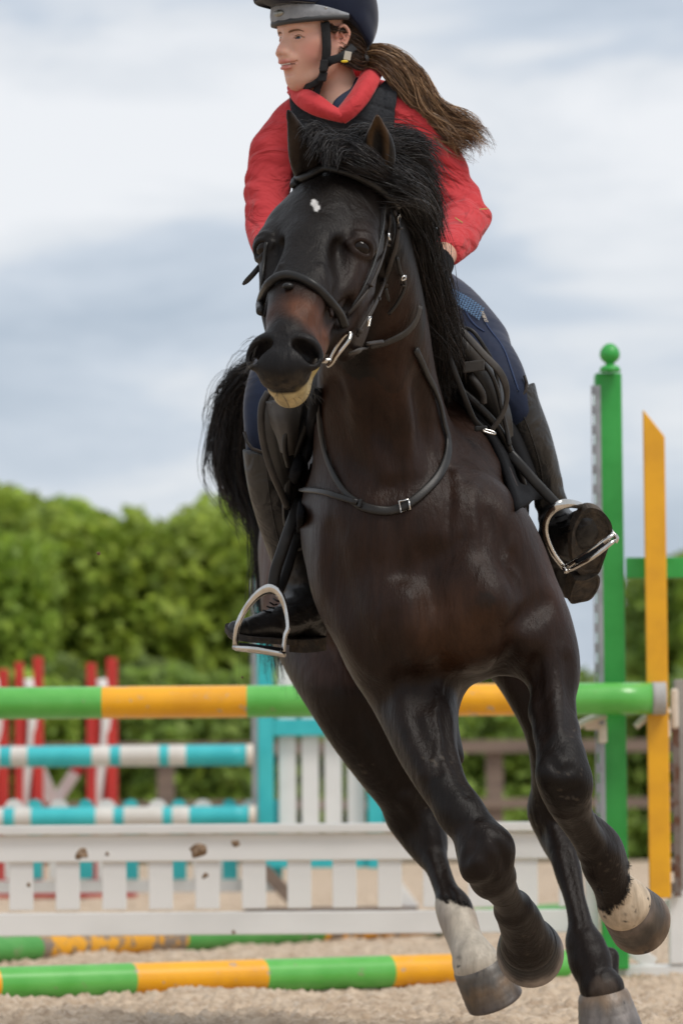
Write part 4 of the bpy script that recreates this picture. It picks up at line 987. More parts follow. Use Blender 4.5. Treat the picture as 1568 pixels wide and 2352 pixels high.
fg = [
 (1.0, gp((775,365,7.60),(768,335,7.56),(740,318,7.53),(715,350,7.50)), .035, .03),
 (1.2, gp((790,365,7.60),(778,340,7.56),(755,332,7.53),(745,372,7.51)), .035, .03),
 (1.0, gp((805,365,7.60),(792,345,7.56),(770,345,7.53),(765,374,7.51)), .035, .03),
 (1.4, gp((800,350,7.66),(820,320,7.66),(850,318,7.67),(915,340,7.72)), .04, .04),
 (1.6, gp((790,360,7.62),(805,350,7.56),(840,365,7.55),(895,398,7.61)), .035, .03),
 (1.4, gp((780,355,7.62),(800,350,7.57),(848,372,7.55),(905,412,7.62)), .03, .028),
 (.6, gp((775,362,7.60),(795,370,7.56),(842,388,7.55),(905,425,7.62)), .02, .02),
 (1.0, gp((860,410,7.62),(905,425,7.60),(950,450,7.68),(985,500,7.82)), .05, .05),
 (.8, gp((800,350,7.66),(765,325,7.64),(735,325,7.62),(712,350,7.60)), .03, .04),
 (.5, gp((760,350,7.60),(740,310,7.56),(715,300,7.54),(700,330,7.53)), .03, .03)]
strands('forelock', fg, 4600, m_hair, HORSE, rad=.0006, seg=9, wav=.002, wf=5, seed=4, clump=.55, lenvar=.5, tints=HT+[(.035,.032,.033)]*2)
tg = [
 (1.4, gp((690,960,9.55),(624,865,9.62),(580,905,9.66),(555,1010,9.68),(565,1130,9.68),(616,1265,9.66)), .07, .05),
 (1.2, gp((690,960,9.55),(616,860,9.62),(555,890,9.66),(525,990,9.68),(525,1090,9.68),(575,1200,9.68)), .07, .06),
 (1.2, gp((690,970,9.55),(631,880,9.62),(602,950,9.66),(595,1080,9.68),(609,1190,9.68),(624,1290,9.66)), .07, .05),
 (.7, gp((690,980,9.55),(638,900,9.62),(616,1000,9.66),(616,1200,9.68),(624,1400,9.68),(642,1560,9.66)), .05, .07),
 (.35, gp((690,960,9.55),(595,850,9.62),(525,930,9.66),(510,1010,9.68),(513,1050,9.68),(525,1080,9.68)), .05, .06)]
strands('tail', tg, 5200, m_hair, HORSE, rad=.0009, seg=16, wav=.010, wf=13, seed=5, clump=.72, lenvar=.45, tints=HT)
strands('fetlock_hair', [(1, gp((1425,1975,8.05),(1436,1981,8.05),(1447,1987,8.05)), .012, .008), (1, gp((1372,2025,8.03),(1378,2040,8.02),(1384,2052,8.02)), .01, .01)], 60, m_hair, HORSE, rad=.0005, seg=5, seed=9, tints=HT)
# whiskers and long hairs round the nose
WG = []
r_ = np.random.default_rng(31)
for k in range(26):
    x, y = (r_.uniform(575, 600), r_.uniform(770, 870)) if k % 3 else (r_.uniform(610, 720), r_.uniform(880, 915))
    p, n, d = on_surf(x, y, 0); p = np.array(p); dv = np.array(n)*.5+IR*(-.5 if k % 3 else r_.uniform(-.3, .6))-IU*.35; dv /= np.linalg.norm(dv); L_ = r_.uniform(.02, .05)
    WG.append((1, [p, p+dv*L_*.5, p+dv*L_-IU*.008], .002, .006))
strands('whiskers', WG, 52, m_hair, HORSE, rad=.00030, seg=5, seed=33, tints=[(.03,.025,.02)])
# dark hairs lying over the edges of the white markings
SG = []
for k in range(110):
    if k % 2: x = r_.uniform(1008, 1072); y = 2064+.25*(x-1035)+r_.uniform(-3, 5); dx, dy = .25, 1
    else:
        a = r_.uniform(-.6, 1.9); x = 1390+52*math.cos(a); y = 2012+75*math.sin(a); dx, dy = math.cos(a)*.8+.3, math.sin(a)+.3
    p, n, d = on_surf(x, y, .0005); q, n2, d2 = on_surf(x+dx*9, y+dy*9, .0015); L_ = r_.uniform(.3, 1.0); p, q = np.array(p), np.array(q)
    if np.linalg.norm(q-p) < .03: SG.append((1, [p, p+(q-p)*.5*L_, p+(q-p)*L_], .006, .008))
se = strands('sock_edge_hair', SG, len(SG)*4, m_hair, HORSE, rad=.00035, seg=4, seed=35, tints=[(.012,.010,.009)]); se['kind'] = 'stuff'
# ================================================================== tack and rider
m_leather = mat('black_leather', (.011,.0100,.0095), rough=.42, c2=(.022,.020,.018), nscale=14, spec=.36, bump=.3, bscale=240, bdist=.0008)
m_brown = mat('worn_brown_leather', (.030,.022,.017), rough=.5, c2=(.014,.011,.010), nscale=25, spec=.34, bump=.3, bscale=260, bdist=.0008)
m_greyl = mat('greyed_leather', (.062,.055,.049), rough=.52, c2=(.035,.031,.028), nscale=12, spec=.36, bump=.3, bscale=240, bdist=.0008)
m_black = mat('black_fabric', (.006,.006,.007), rough=.85, spec=.15)
m_steel = mat('polished_steel', (.62,.60,.57), rough=.16, metal=1.0, c2=(.5,.47,.42), nscale=30)
m_boot = mat('boot_leather', (.013,.0125,.012), rough=.40, c2=(.024,.022,.021), nscale=10, bump=.35, bscale=90, bdist=.0015, spec=.5, b2=(16, .010, 1.0))
m_sole = mat('rubber_sole', (.045,.037,.030), rough=.8, c2=(.09,.068,.048), nscale=50, bump=1.0, bscale=150, bdist=.003)
m_hood = mat('red_hoodie', (.54,.058,.064), rough=.9, c2=(.47,.044,.050), nscale=9, sheen=.12, spec=.1, bump=.3, bscale=420, bdist=.0008, b2=(9, .030, 1.2), stretch=(1,1,1.7))
m_hoodin = mat('red_hood', (.57,.060,.066), rough=.9, c2=(.50,.046,.052), nscale=9, sheen=.12, spec=.1, bump=.25, bscale=420, bdist=.0008, b2=(22, .008, .8))
m_vest = mat('black_vest', (.018,.020,.024), rough=.75, c2=(.028,.030,.035), nscale=200, spec=.2, bump=.8, bscale=330, bdist=.0012)
m_navy = mat('navy_breeches', (.010,.019,.048), rough=.7, c2=(.008,.014,.036), nscale=8, spec=.25, sheen=.25, bump=.15, bscale=400, bdist=.0006, b2=(7, .010, .6))
m_navyl = mat('navy_seam', (.022,.042,.105), rough=.8)
m_helmet = mat('navy_velvet', (.006,.009,.022), rough=.75, sheen=.30, spec=.15, c2=(.009,.013,.030), nscale=12)
m_band = mat('grey_suede', (.30,.31,.33), rough=.75, c2=(.24,.25,.27), nscale=60, spec=.2)
m_skin = mat('skin', (.62,.36,.26), rough=.48, attr='Col', nscale=25, amp=.05, spec=.35, sub=.25, bump=.12, bscale=500, bdist=.0004)
m_lace = mat('blue_mesh', (.22,.38,.60), rough=.8, c2=(.18,.32,.52), nscale=50)
m_collar = mat('navy_collar', (.010,.020,.05), rough=.8)
m_brownhair = mat('brown_hair', (.085,.042,.020), rough=.36, attr='Col', amp=.12, spec=.5)
BT = [(.09,.045,.022),(.15,.080,.038),(.25,.145,.07),(.42,.26,.14),(.20,.11,.052),(.06,.032,.017)]
m_darkhair = mat('dark_brown_hair', (.035,.020,.012), rough=.42, attr='Col', amp=.12, spec=.4)
DT_ = [(.035,.020,.012),(.05,.028,.016),(.020,.012,.008),(.10,.055,.03)]
m_eyewhite = mat('eye_white', (.62,.58,.55), rough=.2); m_iris = mat('iris', (.018,.022,.026), rough=.12, spec=.4)
m_tooth = mat('teeth', (.70,.66,.60), rough=.3); m_brow = mat('eyebrow', (.17,.095,.062), rough=.85, spec=.1)
m_gold = mat('yellow_thread', (.75,.55,.03), rough=.6); m_beige = mat('beige_felt', (.50,.45,.38), rough=.9)
m_badge = mat('badge_metal', (.30,.29,.25), rough=.35, metal=.7, c2=(.18,.17,.14), nscale=120)
m_straw = mat('straw', (.55,.40,.15), rough=.8)
def surf_strap(name, pts, width, thick, m, parent, out=.004, n=4, field=None, **kw):
    P_, N_ = [], []
    for q in pts:
        p, nn, d = on_surf(q[0], q[1], out, field, fb=(q[2] if len(q) > 2 else None)); 
        if len(q) > 2: p, nn = Vector(PV(*q[:3])), -FW
        P_.append(p); N_.append(nn)
    for _ in range(1):
        N_ = [N_[0]]+[(N_[i-1]+N_[i]*2+N_[i+1]).normalized() for i in range(1, len(N_)-1)]+[N_[-1]]
    return strap(name, P_, width, thick, m, parent, normals=N_, n=n, **kw)
def keeper(x, y, dx, dy, w, h, m, parent, out=.010):
    p, n, d = on_surf(x, y, out); T = (Vector(RT)*dx-Vector(UP)*dy).normalized(); T = (T-n*T.dot(n)).normalized(); B = T.cross(n)
    bm = bmesh.new(); obox(bm, p, T, B, n, h/2, w/2, .004, .002); return bmesh_obj('keeper', bm, m, parent)
def wire(name, pts, r, m, parent, seg=8, n=5, closed=False):
    return tube(name, [Vector(p) for p in catmull(pts+([pts[0]] if closed else []), n)], r, m, parent, seg=seg)
def buckle(x, y, w, h, rot, parent, out=.012, d=None):
    p, n, dd = on_surf(x, y, out)
    if d: p, n = Vector(PV(x, y, d)), -FW
    a = math.radians(rot); T = RT*math.cos(a)-UP*math.sin(a); T = (T-n*T.dot(n)).normalized(); B = n.cross(T)
    c = [p+T*w/2+B*h/2, p+T*w/2-B*h/2, p-T*w/2-B*h/2, p-T*w/2+B*h/2]
    return tube('buckle', [c[0], c[1], c[2], c[3], c[0], c[0]+(c[1]-c[0])*.02], .0022, m_steel, parent, seg=6)
# ---- bridle
BR = thing('bridle', 'black leather bridle with padded noseband and steel bit on the horse head', 'bridle', tuple(P(750,600,7.4)))
surf_strap('browband', [(674,428),(681,411),(703,400),(738,397),(783,405),(821,418),(856,435),(884,456),(900,476)], 20*S(7.5), .011, m_leather, BR, .012, bulge=.3)
surf_strap('cheekpiece', [(896,482),(906,515),(903,557),(891,602),(878,646),(858,684),(836,728),(812,768)], 14*S(7.5), .006, m_brown, BR, .008)
surf_strap('noseband_cheek', [(890,490),(885,540),(868,600),(845,656),(822,690),(793,728)], 9*S(7.5), .005, m_brown, BR, .006)
surf_strap('noseband_cheek', [(880,470),(874,530),(856,600),(833,658),(812,700),(806,716)], 8*S(7.5), .004, m_leather, BR, .004)
surf_strap('noseband', [(606,716),(605,690),(623,656),(651,638),(683,641),(719,660),(751,692),(774,722),(787,750)], 21*S(7.35), .012, m_leather, BR, .006, bulge=.4)
p_, n_, d_ = on_surf(663, 662, .006); uvball('noseband_stud', p_, .0085, m_leather, BR, (1.3,1,.8))
surf_strap('throat_latch', [(903,586),(911,620),(920,640),(921,660),(906,692),(888,716)], 9*S(7.6), .005, m_leather, BR, .010)
for (x, y, dx, dy, w, h) in ((908,523,.1,1,17,7),(877,648,-.3,1,20,8),(841,655,-.4,1,16,6),(858,684,-.4,1,20,8),(816,756,-.5,1,20,9),(882,557,-.2,1,15,6),(918,652,-.2,1,14,5)):
    keeper(x, y, dx, dy, w*S(7.5), h*S(7.5), m_brown, BR)
buckle(902,500,12*S(7.5),18*S(7.5),20,BR); buckle(880,545,13*S(7.5),16*S(7.5),-35,BR); buckle(834,735,10*S(7.4),22*S(7.4),10,BR); buckle(917,634,12*S(7.6),9*S(7.6),0,BR)
surf_strap('strap_end', [(880,655),(884,672),(887,684)], 8*S(7.5), .004, m_leather, BR, .014, taper=True)
surf_strap('cheekpiece', [(614,556),(608,600),(604,640),(603,690)], 9*S(7.5), .005, m_leather, BR, .003)
# bit: loose rings and mouthpiece
p_, n_, d_ = on_surf(775, 800, .012)
q = 7.36
ring = [PV(805,766,q), PV(800,782,q-.01), PV(786,800,q-.012), PV(772,818,q-.01), PV(761,836,q), PV(754,839,q+.012), PV(757,822,q+.02), PV(770,798,q+.024), PV(786,776,q+.02), PV(798,765,q+.01)]
wire('bit_ring', ring, .0042, m_steel, BR, closed=True)
wire('mouthpiece', [PV(760,828,7.37), PV(740,828,7.37), PV(715,832,7.40)], .006, m_steel, BR)
# ---- reins, one long strap held by the rider
REIN = thing('reins', 'long leather reins looping from the bit past the neck to the rider', 'reins', tuple(P(900,780,7.8)))
rb = [on_surf(x, y, .014) for (x, y) in ((792,803),(812,798),(840,791),(869,784),(901,771),(927,755),(944,730),(952,700))]
strap('rein', [r[0] for r in rb], [15*S(7.5)]*2+[13*S(7.6)]*2+[17*S(7.7)]*4, .005, m_greyl, REIN, normals=[r[1] for r in rb], n=4)
strap('rein_stop', [P(842,789,7.40), P(862,786,7.44), P(878,784,7.47)], 9*S(7.5), .006, m_brown, REIN)
def fs(name, pts, w, m, parent, th=.005, nrm=None, **kw):
    return strap(name, [P(*p) for p in pts], w, th, m, parent, normals=nrm if nrm is not None else -FW, **kw)
fs('rein', [(618,556,7.56),(608,594,7.54),(583,627,7.53),(558,653,7.54)], 13*S(7.5), m_leather, REIN, taper=True)
fs('rein', [(996,640,8.12),(1010,690,8.10),(1026,722,8.08),(1073,772,8.06),(1112,815,8.05),(1145,850,8.05),(1161,884,8.06),(1163,920,8.08),(1152,954,8.09),(1127,990,8.10)], [13*S(8.1)]*3+[17*S(8.1)]*4+[12*S(8.1)]*3, m_greyl, REIN, nrm=-FW+RT*.3)
fs('rein', [(1000,720,8.08),(1013,776,8.06),(1031,821,8.05),(1048,866,8.05),(1069,920,8.06),(1089,965,8.08),(1114,990,8.10)], 14*S(8.1), m_leather, REIN, nrm=-FW-RT*.2)
fs('rein', [(1040,735,8.16),(1060,750,8.16),(1087,762,8.15),(1116,803,8.15),(1134,840,8.16),(1143,880,8.17),(1150,930,8.17),(1163,990,8.18),(1170,1025,8.18)], 9*S(8.1), m_leather, REIN)
bm = bmesh.new(); obox(bm, P(1104,984,8.09), RT, UP, FW, 15*S(8.1), 7*S(8.1), .007, .004); bmesh_obj('rein_buckle_strap', bm, m_leather, REIN)
wire('buckle', [PV(1110,985,8.075), PV(1133,992,8.075), PV(1134,997,8.075), PV(1112,991,8.075)], .0025, m_steel, REIN, closed=True)
# ---- neck strap
NS = thing('neck_strap', 'black leather strap with steel buckle slung round the base of the neck', 'strap', tuple(P(900,1150,7.9)))
nsp = [(950,800),(966,835),(978,862),(992,890),(1006,930),(1016,975),(1025,1010),(1024,1050),(1008,1090),(980,1124),(940,1157),(900,1172),(862,1172),(826,1160),(795,1132),(770,1090),(752,1045),(742,1000),(737,955),(736,915)]
surf_strap('strap', nsp, [16*S(7.9)]*5+[20*S(7.9)]*3+[21*S(7.9)]*6+[15*S(7.9)]*6, .006, m_leather, NS, .006, n=3)
surf_strap('strap_end', [(826,1158),(790,1146),(756,1134),(725,1127),(703,1128)], 14*S(7.9), .005, m_leather, NS, .014, n=3, taper=True)
buckle(930,1163,22*S(7.9),25*S(7.9),-12,NS,.012); keeper(832,1160,1,.3,20*S(7.9),8*S(7.9),m_leather,NS,.012)
# ---- saddle
SD = thing('saddle', 'black leather riding saddle with dark pad and steel stirrups on the horse back', 'saddle', tuple(P(900,950,8.6)))
def patch(name, rows, thick, m, parent, nu=10, nv=10, edge=None, er=.006):
    """curved sheet through a grid of control points, given a real thickness; edge adds a rolled binding"""
    R_ = [catmull(r, nu) for r in rows]; G = [catmull([R_[i][j] for i in range(len(rows))], nv) for j in range(len(R_[0]))]
    A = np.array(G); nU, nV = A.shape[:2]; du = np.gradient(A, axis=0); dv = np.gradient(A, axis=1); N = np.cross(du, dv); N /= np.linalg.norm(N, axis=2)[..., None]+1e-9
    if (N.mean((0,1))@IF) > 0: N = -N
    V = np.concatenate([(A+N*thick/2).reshape(-1, 3), (A-N*thick/2).reshape(-1, 3)]); Fc = []; o = nU*nV; ix = lambda i, j: i*nV+j
    for i in range(nU-1):
        for j in range(nV-1): Fc.append((ix(i,j), ix(i+1,j), ix(i+1,j+1), ix(i,j+1))); Fc.append((o+ix(i,j), o+ix(i,j+1), o+ix(i+1,j+1), o+ix(i+1,j)))
    br = [(i, 0) for i in range(nU)]+[(nU-1, j) for j in range(1, nV)]+[(i, nV-1) for i in range(nU-2, -1, -1)]+[(0, j) for j in range(nV-2, 0, -1)]
    for k in range(len(br)):
        a, b = ix(*br[k]), ix(*br[(k+1) % len(br)]); Fc.append((a, b, b+o, a+o))
    me = bpy.data.meshes.new(name); me.from_pydata([tuple(v) for v in V], [], Fc); me.update(); bm = bmesh.new(); bm.from_mesh(me); bmesh.ops.recalc_face_normals(bm, faces=bm.faces[:]); bm.to_mesh(me); bm.free()
    ob = world_obj(name, me, m, parent)
    if edge: tube('binding', [Vector(A[i, j]) for i, j in br]+[Vector(A[0, 0])], er, edge, ob if False else parent, seg=8)
    return ob
def pr(*p): return [PV(*q) for q in p]
SF = Field()
def sc_(*pts, k=.04): SF.chain([q_(*p) for p in pts], k)
sc_((930,835,8.40,70),(925,820,8.55,90),(915,840,8.75,110),(900,810,8.98,90), k=.05)
sc_((985,850,8.32,52),(1035,900,8.36,44),(1060,960,8.42,36), k=.03); sc_((790,860,8.36,60),(720,930,8.38,48),(695,1010,8.42,36), k=.03)
V, Fc = mesh_field(SF, *fbounds(SF), .009); me = npmesh('seat', V, Fc); world_obj('seat', me, m_leather, SD)
# her left side (right in the picture)
def hug(pts, out, d_off=None):
    r = []
    for q in pts:
        p, n, d = on_surf(q[0], q[1], out, d0=7.6, d1=9.0, fb=q[2]); r.append(np.array(p))
    return r
padL = [(1012,893,8.25),(1058,934,8.25),(1090,974,8.25),(1118,1006,8.26),(1135,1036,8.27),(1152,1078,8.28),(1168,1125,8.30),(1182,1175,8.34)]
patch('saddle_pad', [hug(padL, .006), hug([(x+22, y-14, d) for x, y, d in padL], .016), pr(*[(x+44, y-26, d+.02) for x, y, d in padL]), pr(*[(x+60, y-30, d+.12) for x, y, d in padL])], .012, m_black, SD, 3, 5)
tube('pad_binding', [Vector(p) for p in catmull(pr((990,872,8.22),(1040,885,8.20),(1071,907,8.19),(1100,934,8.19),(1130,966,8.20),(1154,1001,8.22),(1172,1038,8.25),(1186,1066,8.27),(1200,1110,8.30),(1206,1150,8.33),(1206,1185,8.36)), 5)], .0085, m_leather, SD, seg=10)
patch('flap', [pr((985,800,8.24),(1040,790,8.20),(1090,800,8.20),(1120,830,8.24)), pr((1010,850,8.26),(1060,840,8.19),(1115,860,8.19),(1150,890,8.24)), pr((1040,910,8.28),(1090,910,8.21),(1140,930,8.21),(1172,960,8.26)), pr((1075,980,8.31),(1120,980,8.25),(1155,1000,8.25),(1175,1030,8.30))], .008, m_leather, SD)
patch('knee_roll', [pr((1010,778,8.16),(1050,770,8.13),(1085,790,8.15)), pr((1030,815,8.16),(1070,800,8.12),(1104,822,8.15)), pr((1055,850,8.18),(1085,842,8.14),(1112,850,8.17))], .022, m_greyl, SD)
bm = bmesh.new(); T_ = (RT-UP*.0+UP*.12).normalized(); obox(bm, P(1087,841,8.105), T_, UP, FW, 25*S(8.1), 13*S(8.1), .004, .003); bmesh_obj('tab', bm, m_greyl, SD)
wire('flap_edge', pr((975,772,8.20),(1010,775,8.15),(1035,805,8.13),(1062,832,8.12)), .006, m_leather, SD)
wire('flap_edge', pr((1078,862,8.15),(1096,885,8.15),(1107,905,8.16),(1110,925,8.17)), .008, m_greyl, SD)
wire('flap_edge', pr((1108,830,8.15),(1128,860,8.15),(1140,890,8.16),(1150,930,8.18),(1160,975,8.2),(1170,1020,8.22)), .005, m_leather, SD)
# her right side (left in the picture)
padR = [(738,890,8.2),(730,960,8.2),(716,1009,8.2),(708,1060,8.2),(700,1110,8.2),(697,1160,8.2),(694,1210,8.22),(690,1250,8.26)]
bndR = [(740,900,8.18),(722,935,8.19),(700,985,8.21),(680,1040,8.23),(666,1095,8.25),(659,1150,8.27),(662,1205,8.29),(688,1256,8.31)]
patch('saddle_pad', [hug(padR, .004), hug([((a[0]+b[0])/2, (a[1]+b[1])/2, 8.22) for a, b in zip(padR, bndR)], .012), pr(*bndR), pr(*[(x+6, y, d+.10) for x, y, d in bndR])], .012, m_black, SD, 3, 5)
tube('pad_binding', [Vector(p) for p in catmull(pr((742,905,8.17),(722,930,8.18),(700,985,8.20),(680,1040,8.22),(666,1095,8.24),(658,1150,8.26),(660,1200,8.28),(672,1235,8.29),(690,1258,8.31)), 5)], .0095, m_leather, SD, seg=10)
patch('flap', [pr((700,880,8.22),(650,895,8.16),(612,915,8.18)), pr((700,960,8.24),(645,970,8.17),(600,975,8.20)), pr((700,1030,8.26),(655,1050,8.20),(612,1050,8.22)), pr((705,1100,8.30),(670,1110,8.25),(640,1125,8.26)), pr((700,1170,8.33),(680,1170,8.30),(660,1172,8.30))], .010, m_leather, SD)
tube('flap_edge', [Vector(p) for p in catmull(pr((617,900,8.13),(602,930,8.13),(600,980,8.14),(608,1030,8.16),(625,1085,8.18),(645,1130,8.22),(660,1165,8.25)), 5)], .008, m_greyl, SD, seg=10)
patch('knee_roll', [pr((620,920,8.12),(645,925,8.09),(690,930,8.12)), pr((628,960,8.12),(650,965,8.08),(680,970,8.11)), pr((645,1000,8.13),(658,1005,8.09),(672,1010,8.12)), pr((655,1035,8.14),(660,1038,8.12),(665,1042,8.13))], .022, m_greyl, SD)
wire('flap_edge', pr((668,950,8.09),(655,1000,8.08),(655,1040,8.10),(662,1070,8.14)), .006, m_leather, SD)
patch('girth', [pr((1190,1130,8.40),(1200,1250,8.44),(1180,1380,8.50)), pr((1195,1130,8.50),(1205,1250,8.54),(1185,1380,8.60))], .012, m_black, SD)
# stirrups
fs('stirrup_leather', [(1150,1020,8.26),(1180,1052,8.24),(1215,1092,8.24),(1250,1130,8.24),(1280,1162,8.24)], 24*S(8.25), m_leather, SD, .007)
fs('stirrup_leather', [(688,1150,8.26),(668,1205,8.20),(648,1265,8.19),(633,1310,8.19),(626,1356,8.19)], 27*S(8.2), m_leather, SD, .008)
fs('stirrup_leather', [(690,1200,8.30),(670,1270,8.26),(655,1320,8.24),(640,1358,8.22)], 24*S(8.2), m_leather, SD, .006)
def bar(name, pts, rad, parent, ell=(1,1), seg=10, frame=None): return tube(name, [Vector(p) for p in catmull(pts, 5)], rad, m_steel, parent, seg=seg, ell=ell, frame=frame)
def stirrup(arch, rr, treads, pad, lab=None):
    s_ = thing('stirrup_iron', lab, 'stirrup', tuple(Vector(arch[0])))
    s_.parent = SD; s_.location = Vector(arch[0])-Vector(SD.location); del s_['category']; del s_['label']
    n = len(arch); cr = catmull(arch, 5); rad = list(np.interp(np.linspace(0, 1, len(cr)), np.linspace(0, 1, len(rr)), rr))
    tube('arch', [Vector(p) for p in cr], rad, m_steel, s_, seg=12, ell=(1.0, .62), frame=Vector(RT))
    for t_ in treads: tube('tread_bar', [Vector(p) for p in catmull(t_, 4)], .0052, m_steel, s_, seg=8)
    if pad: patch('tread_pad', pad, .008, m_black, s_, 4, 4)
    return s_
stirrup(pr((1295,1305,8.26),(1268,1268,8.25),(1252,1222,8.24),(1258,1186,8.23),(1284,1160,8.22),(1320,1158,8.26),(1352,1172,8.33),(1385,1200,8.34),(1408,1228,8.28)), [.0062,.0065,.0065,.0075,.011,.009,.0075,.0065,.0062],
 [pr((1293,1307,8.25),(1350,1268,8.225),(1409,1228,8.22)), pr((1302,1312,8.24),(1360,1280,8.21),(1412,1240,8.22)), pr((1296,1305,8.24),(1300,1314,8.23)), pr((1409,1227,8.22),(1416,1236,8.22),(1412,1246,8.22))], pr((1325,1292,8.23),(1350,1278,8.22),(1385,1256,8.22)) and [pr((1320,1290,8.235),(1350,1270,8.225),(1385,1246,8.22)), pr((1325,1300,8.225),(1356,1281,8.215),(1390,1257,8.215))])
stirrup(pr((540,1484,8.22),(545,1440,8.20),(562,1402,8.20),(590,1368,8.19),(618,1353,8.18),(640,1362,8.17),(655,1395,8.16),(661,1440,8.15),(654,1462,8.15),(650,1500,8.15)), [.0060,.0060,.0065,.0085,.012,.011,.0078,.0068,.0068,.0065],
 [pr((537,1487,8.20),(590,1492,8.14),(655,1503,8.12)), pr((541,1490,8.23),(590,1496,8.26),(655,1505,8.24))], [pr((548,1482,8.20),(600,1488,8.14),(645,1494,8.14)), pr((548,1480,8.23),(600,1486,8.24),(645,1492,8.22))])

# ---- the rider
RD = thing('person', 'rider in red hoodie, black vest and navy riding helmet looking to the left', 'person', tuple(P(880, 760, 8.6)))
YAW = math.radians(54); FZ = -IF*math.cos(YAW)-IR*math.sin(YAW)-IU*.02; FZ /= np.linalg.norm(FZ)
FX = IR*math.cos(YAW)-IF*math.sin(YAW); FX -= FZ*(FX@FZ); FX /= np.linalg.norm(FX); FY = np.cross(FZ, FX)
if FY@IU < 0: FY = -FY
FO = PV(729, 86, 8.50); FR = np.array([FX, FY, FZ])
def fl(x, y, z): return FO+FX*x+FY*y+FZ*z
PF = Field()
def fe(x, y, z, rx, ry, rz, k=.012, sub=False, both=False, rot=0.0, roty=0.0, f=None):
    for s in ((1, -1) if both else (1,)):
        a = math.radians(rot)*s; R = np.array([[math.cos(a), math.sin(a), 0], [-math.sin(a), math.cos(a), 0], [0,0,1]])
        b = math.radians(roty)*s; R2 = np.array([[math.cos(b),0,-math.sin(b)],[0,1,0],[math.sin(b),0,math.cos(b)]])
        (f or PF).ell(fl(x*s, y, z), (rx, ry, rz), R@R2@FR, k, sub)
def fc(pts, k=.010, sub=False, both=False, f=None):
    for s in ((1, -1) if both else (1,)): (f or PF).chain([(fl(p[0]*s, p[1], p[2]), p[3]) for p in pts], k, sub)
fe(0,.045,-.005,.072,.085,.092, k=.02); fe(0,-.012,.028,.060,.075,.053, k=.03); fe(0,.034,.048,.052,.042,.040, k=.02)
fe(.034,-.036,.042,.027,.032,.028, k=.018, both=True); fe(.047,-.014,.036,.020,.018,.022, k=.018, both=True)
fc([(.058,-.030,-.006,.016),(.050,-.070,.010,.016),(.030,-.092,.040,.017),(0,-.097,.055,.019)], k=.02, both=True)
fe(0,-.096,.060,.017,.015,.015, k=.014); fe(0,-.060,.048,.040,.040,.036, k=.02)
fc([(.012,.018,.075,.0070),(.030,.021,.070,.0070),(.046,.015,.054,.0075)], k=.012, both=True)
fc([(0,.012,.082,.0070),(0,-.008,.0850,.0066),(0,-.024,.0965,.0074),(0,-.034,.1020,.0082)], k=.010)
fc([(0,.010,.068,.009),(0,-.010,.074,.0105),(0,-.028,.084,.0125),(0,-.036,.088,.0115)], k=.014); fc([(.005,-.014,.076,.0075),(.0080,-.031,.088,.0080)], k=.010, both=True)
fe(.012,-.038,.095,.0080,.0075,.0095, k=.007, both=True)
fe(.0065,-.0450,.100,.0040,.0026,.0045, k=.003, sub=True, both=True)
fe(0,-.052,.080,.028,.017,.017, k=.012); fe(0,-.052,.094,.012,.009,.006, k=.006)
fe(0,-.0575,.091,.020,.0042,.0075, k=.005); fe(0,-.0705,.088,.017,.0058,.0080, k=.005)
fc([(-.024,-.060,.080,.0018),(-.012,-.0635,.092,.0028),(0,-.0640,.097,.0030),(.013,-.0635,.092,.0030),(.029,-.0585,.078,.0020)], k=.003, sub=True)
fe(0,-.082,.084,.014,.004,.006, k=.010, sub=True)
fe(.019,-.012,.066,.012,.020,.014, k=.014, both=True); fe(.034,.014,.062,.018,.010,.012, k=.012, both=True)
fe(.031,.001,.084,.0140,.0070,.0080, k=.010, sub=True, both=True, rot=-4)
fe(.030,-.0005,.0685,.0125,.0125,.0125, k=.0, both=True) if False else None
# ears
fe(.070,-.008,-.012,.0070,.0285,.0155, k=.006, both=True, rot=0, roty=-22)
fe(.077,-.004,-.012,.0055,.0190,.0100, k=.004, sub=True, both=True, roty=-22)
fc([(.072,-.004,.001,.0035),(.076,.012,-.002,.0036),(.080,.020,-.014,.0040),(.082,.006,-.026,.0040),(.078,-.014,-.022,.0040),(.072,-.030,-.010,.0058)], k=.004, both=True)
fc([(.075,.004,-.010,.0026),(.076,-.006,-.017,.0026),(.074,-.016,-.012,.0028)], k=.004, both=True)
# neck and upper chest, wrists
PF.chain([(fl(0,-.040,-.022), .050), q_(768,205,8.53,52), q_(778,260,8.54,62)], .03)
PF.chain([(fl(.030,-.035,-.030), .014), q_(762,215,8.485,12), q_(752,262,8.475,9)], .02)
PF.chain([q_(775,255,8.54,70), q_(785,330,8.56,90)], .04)
lo_, hi_ = np.min([FO-.14, PV(700,300,8.45)-.05], 0), np.max([FO+.16, PV(860,300,8.6)], 0)
pe, ne, de = on_surf(684, 84.5, 0, PF, 8.2, 8.8); lc = FR@(np.array(pe)-FO); ln = FR@np.array(ne)
FEY = []
for s_ in (1, -1):
    m_ = np.array([s_,1,1]); c = FO+(lc*m_)@FR; n_ = (ln*m_)@FR; ty = FY-n_*(FY@n_); ty /= np.linalg.norm(ty); tx = np.cross(ty, n_); tx = tx*(1 if tx@FX > 0 else -1)*s_
    A = {}
    for nm_, pts in (('up', [(-.0135,-.0022),(-.008,.0035),(0,.0052),(.008,.0038),(.0140,-.0006)]), ('lo', [(-.0130,-.0030),(-.005,-.0050),(.004,-.0050),(.0130,-.0018)])):
        A[nm_] = [np.array(PF.snap(c+tx*a+ty*b, n_, far=.02)) for a, b in pts]
    FEY.append((c, n_, tx, ty, A))
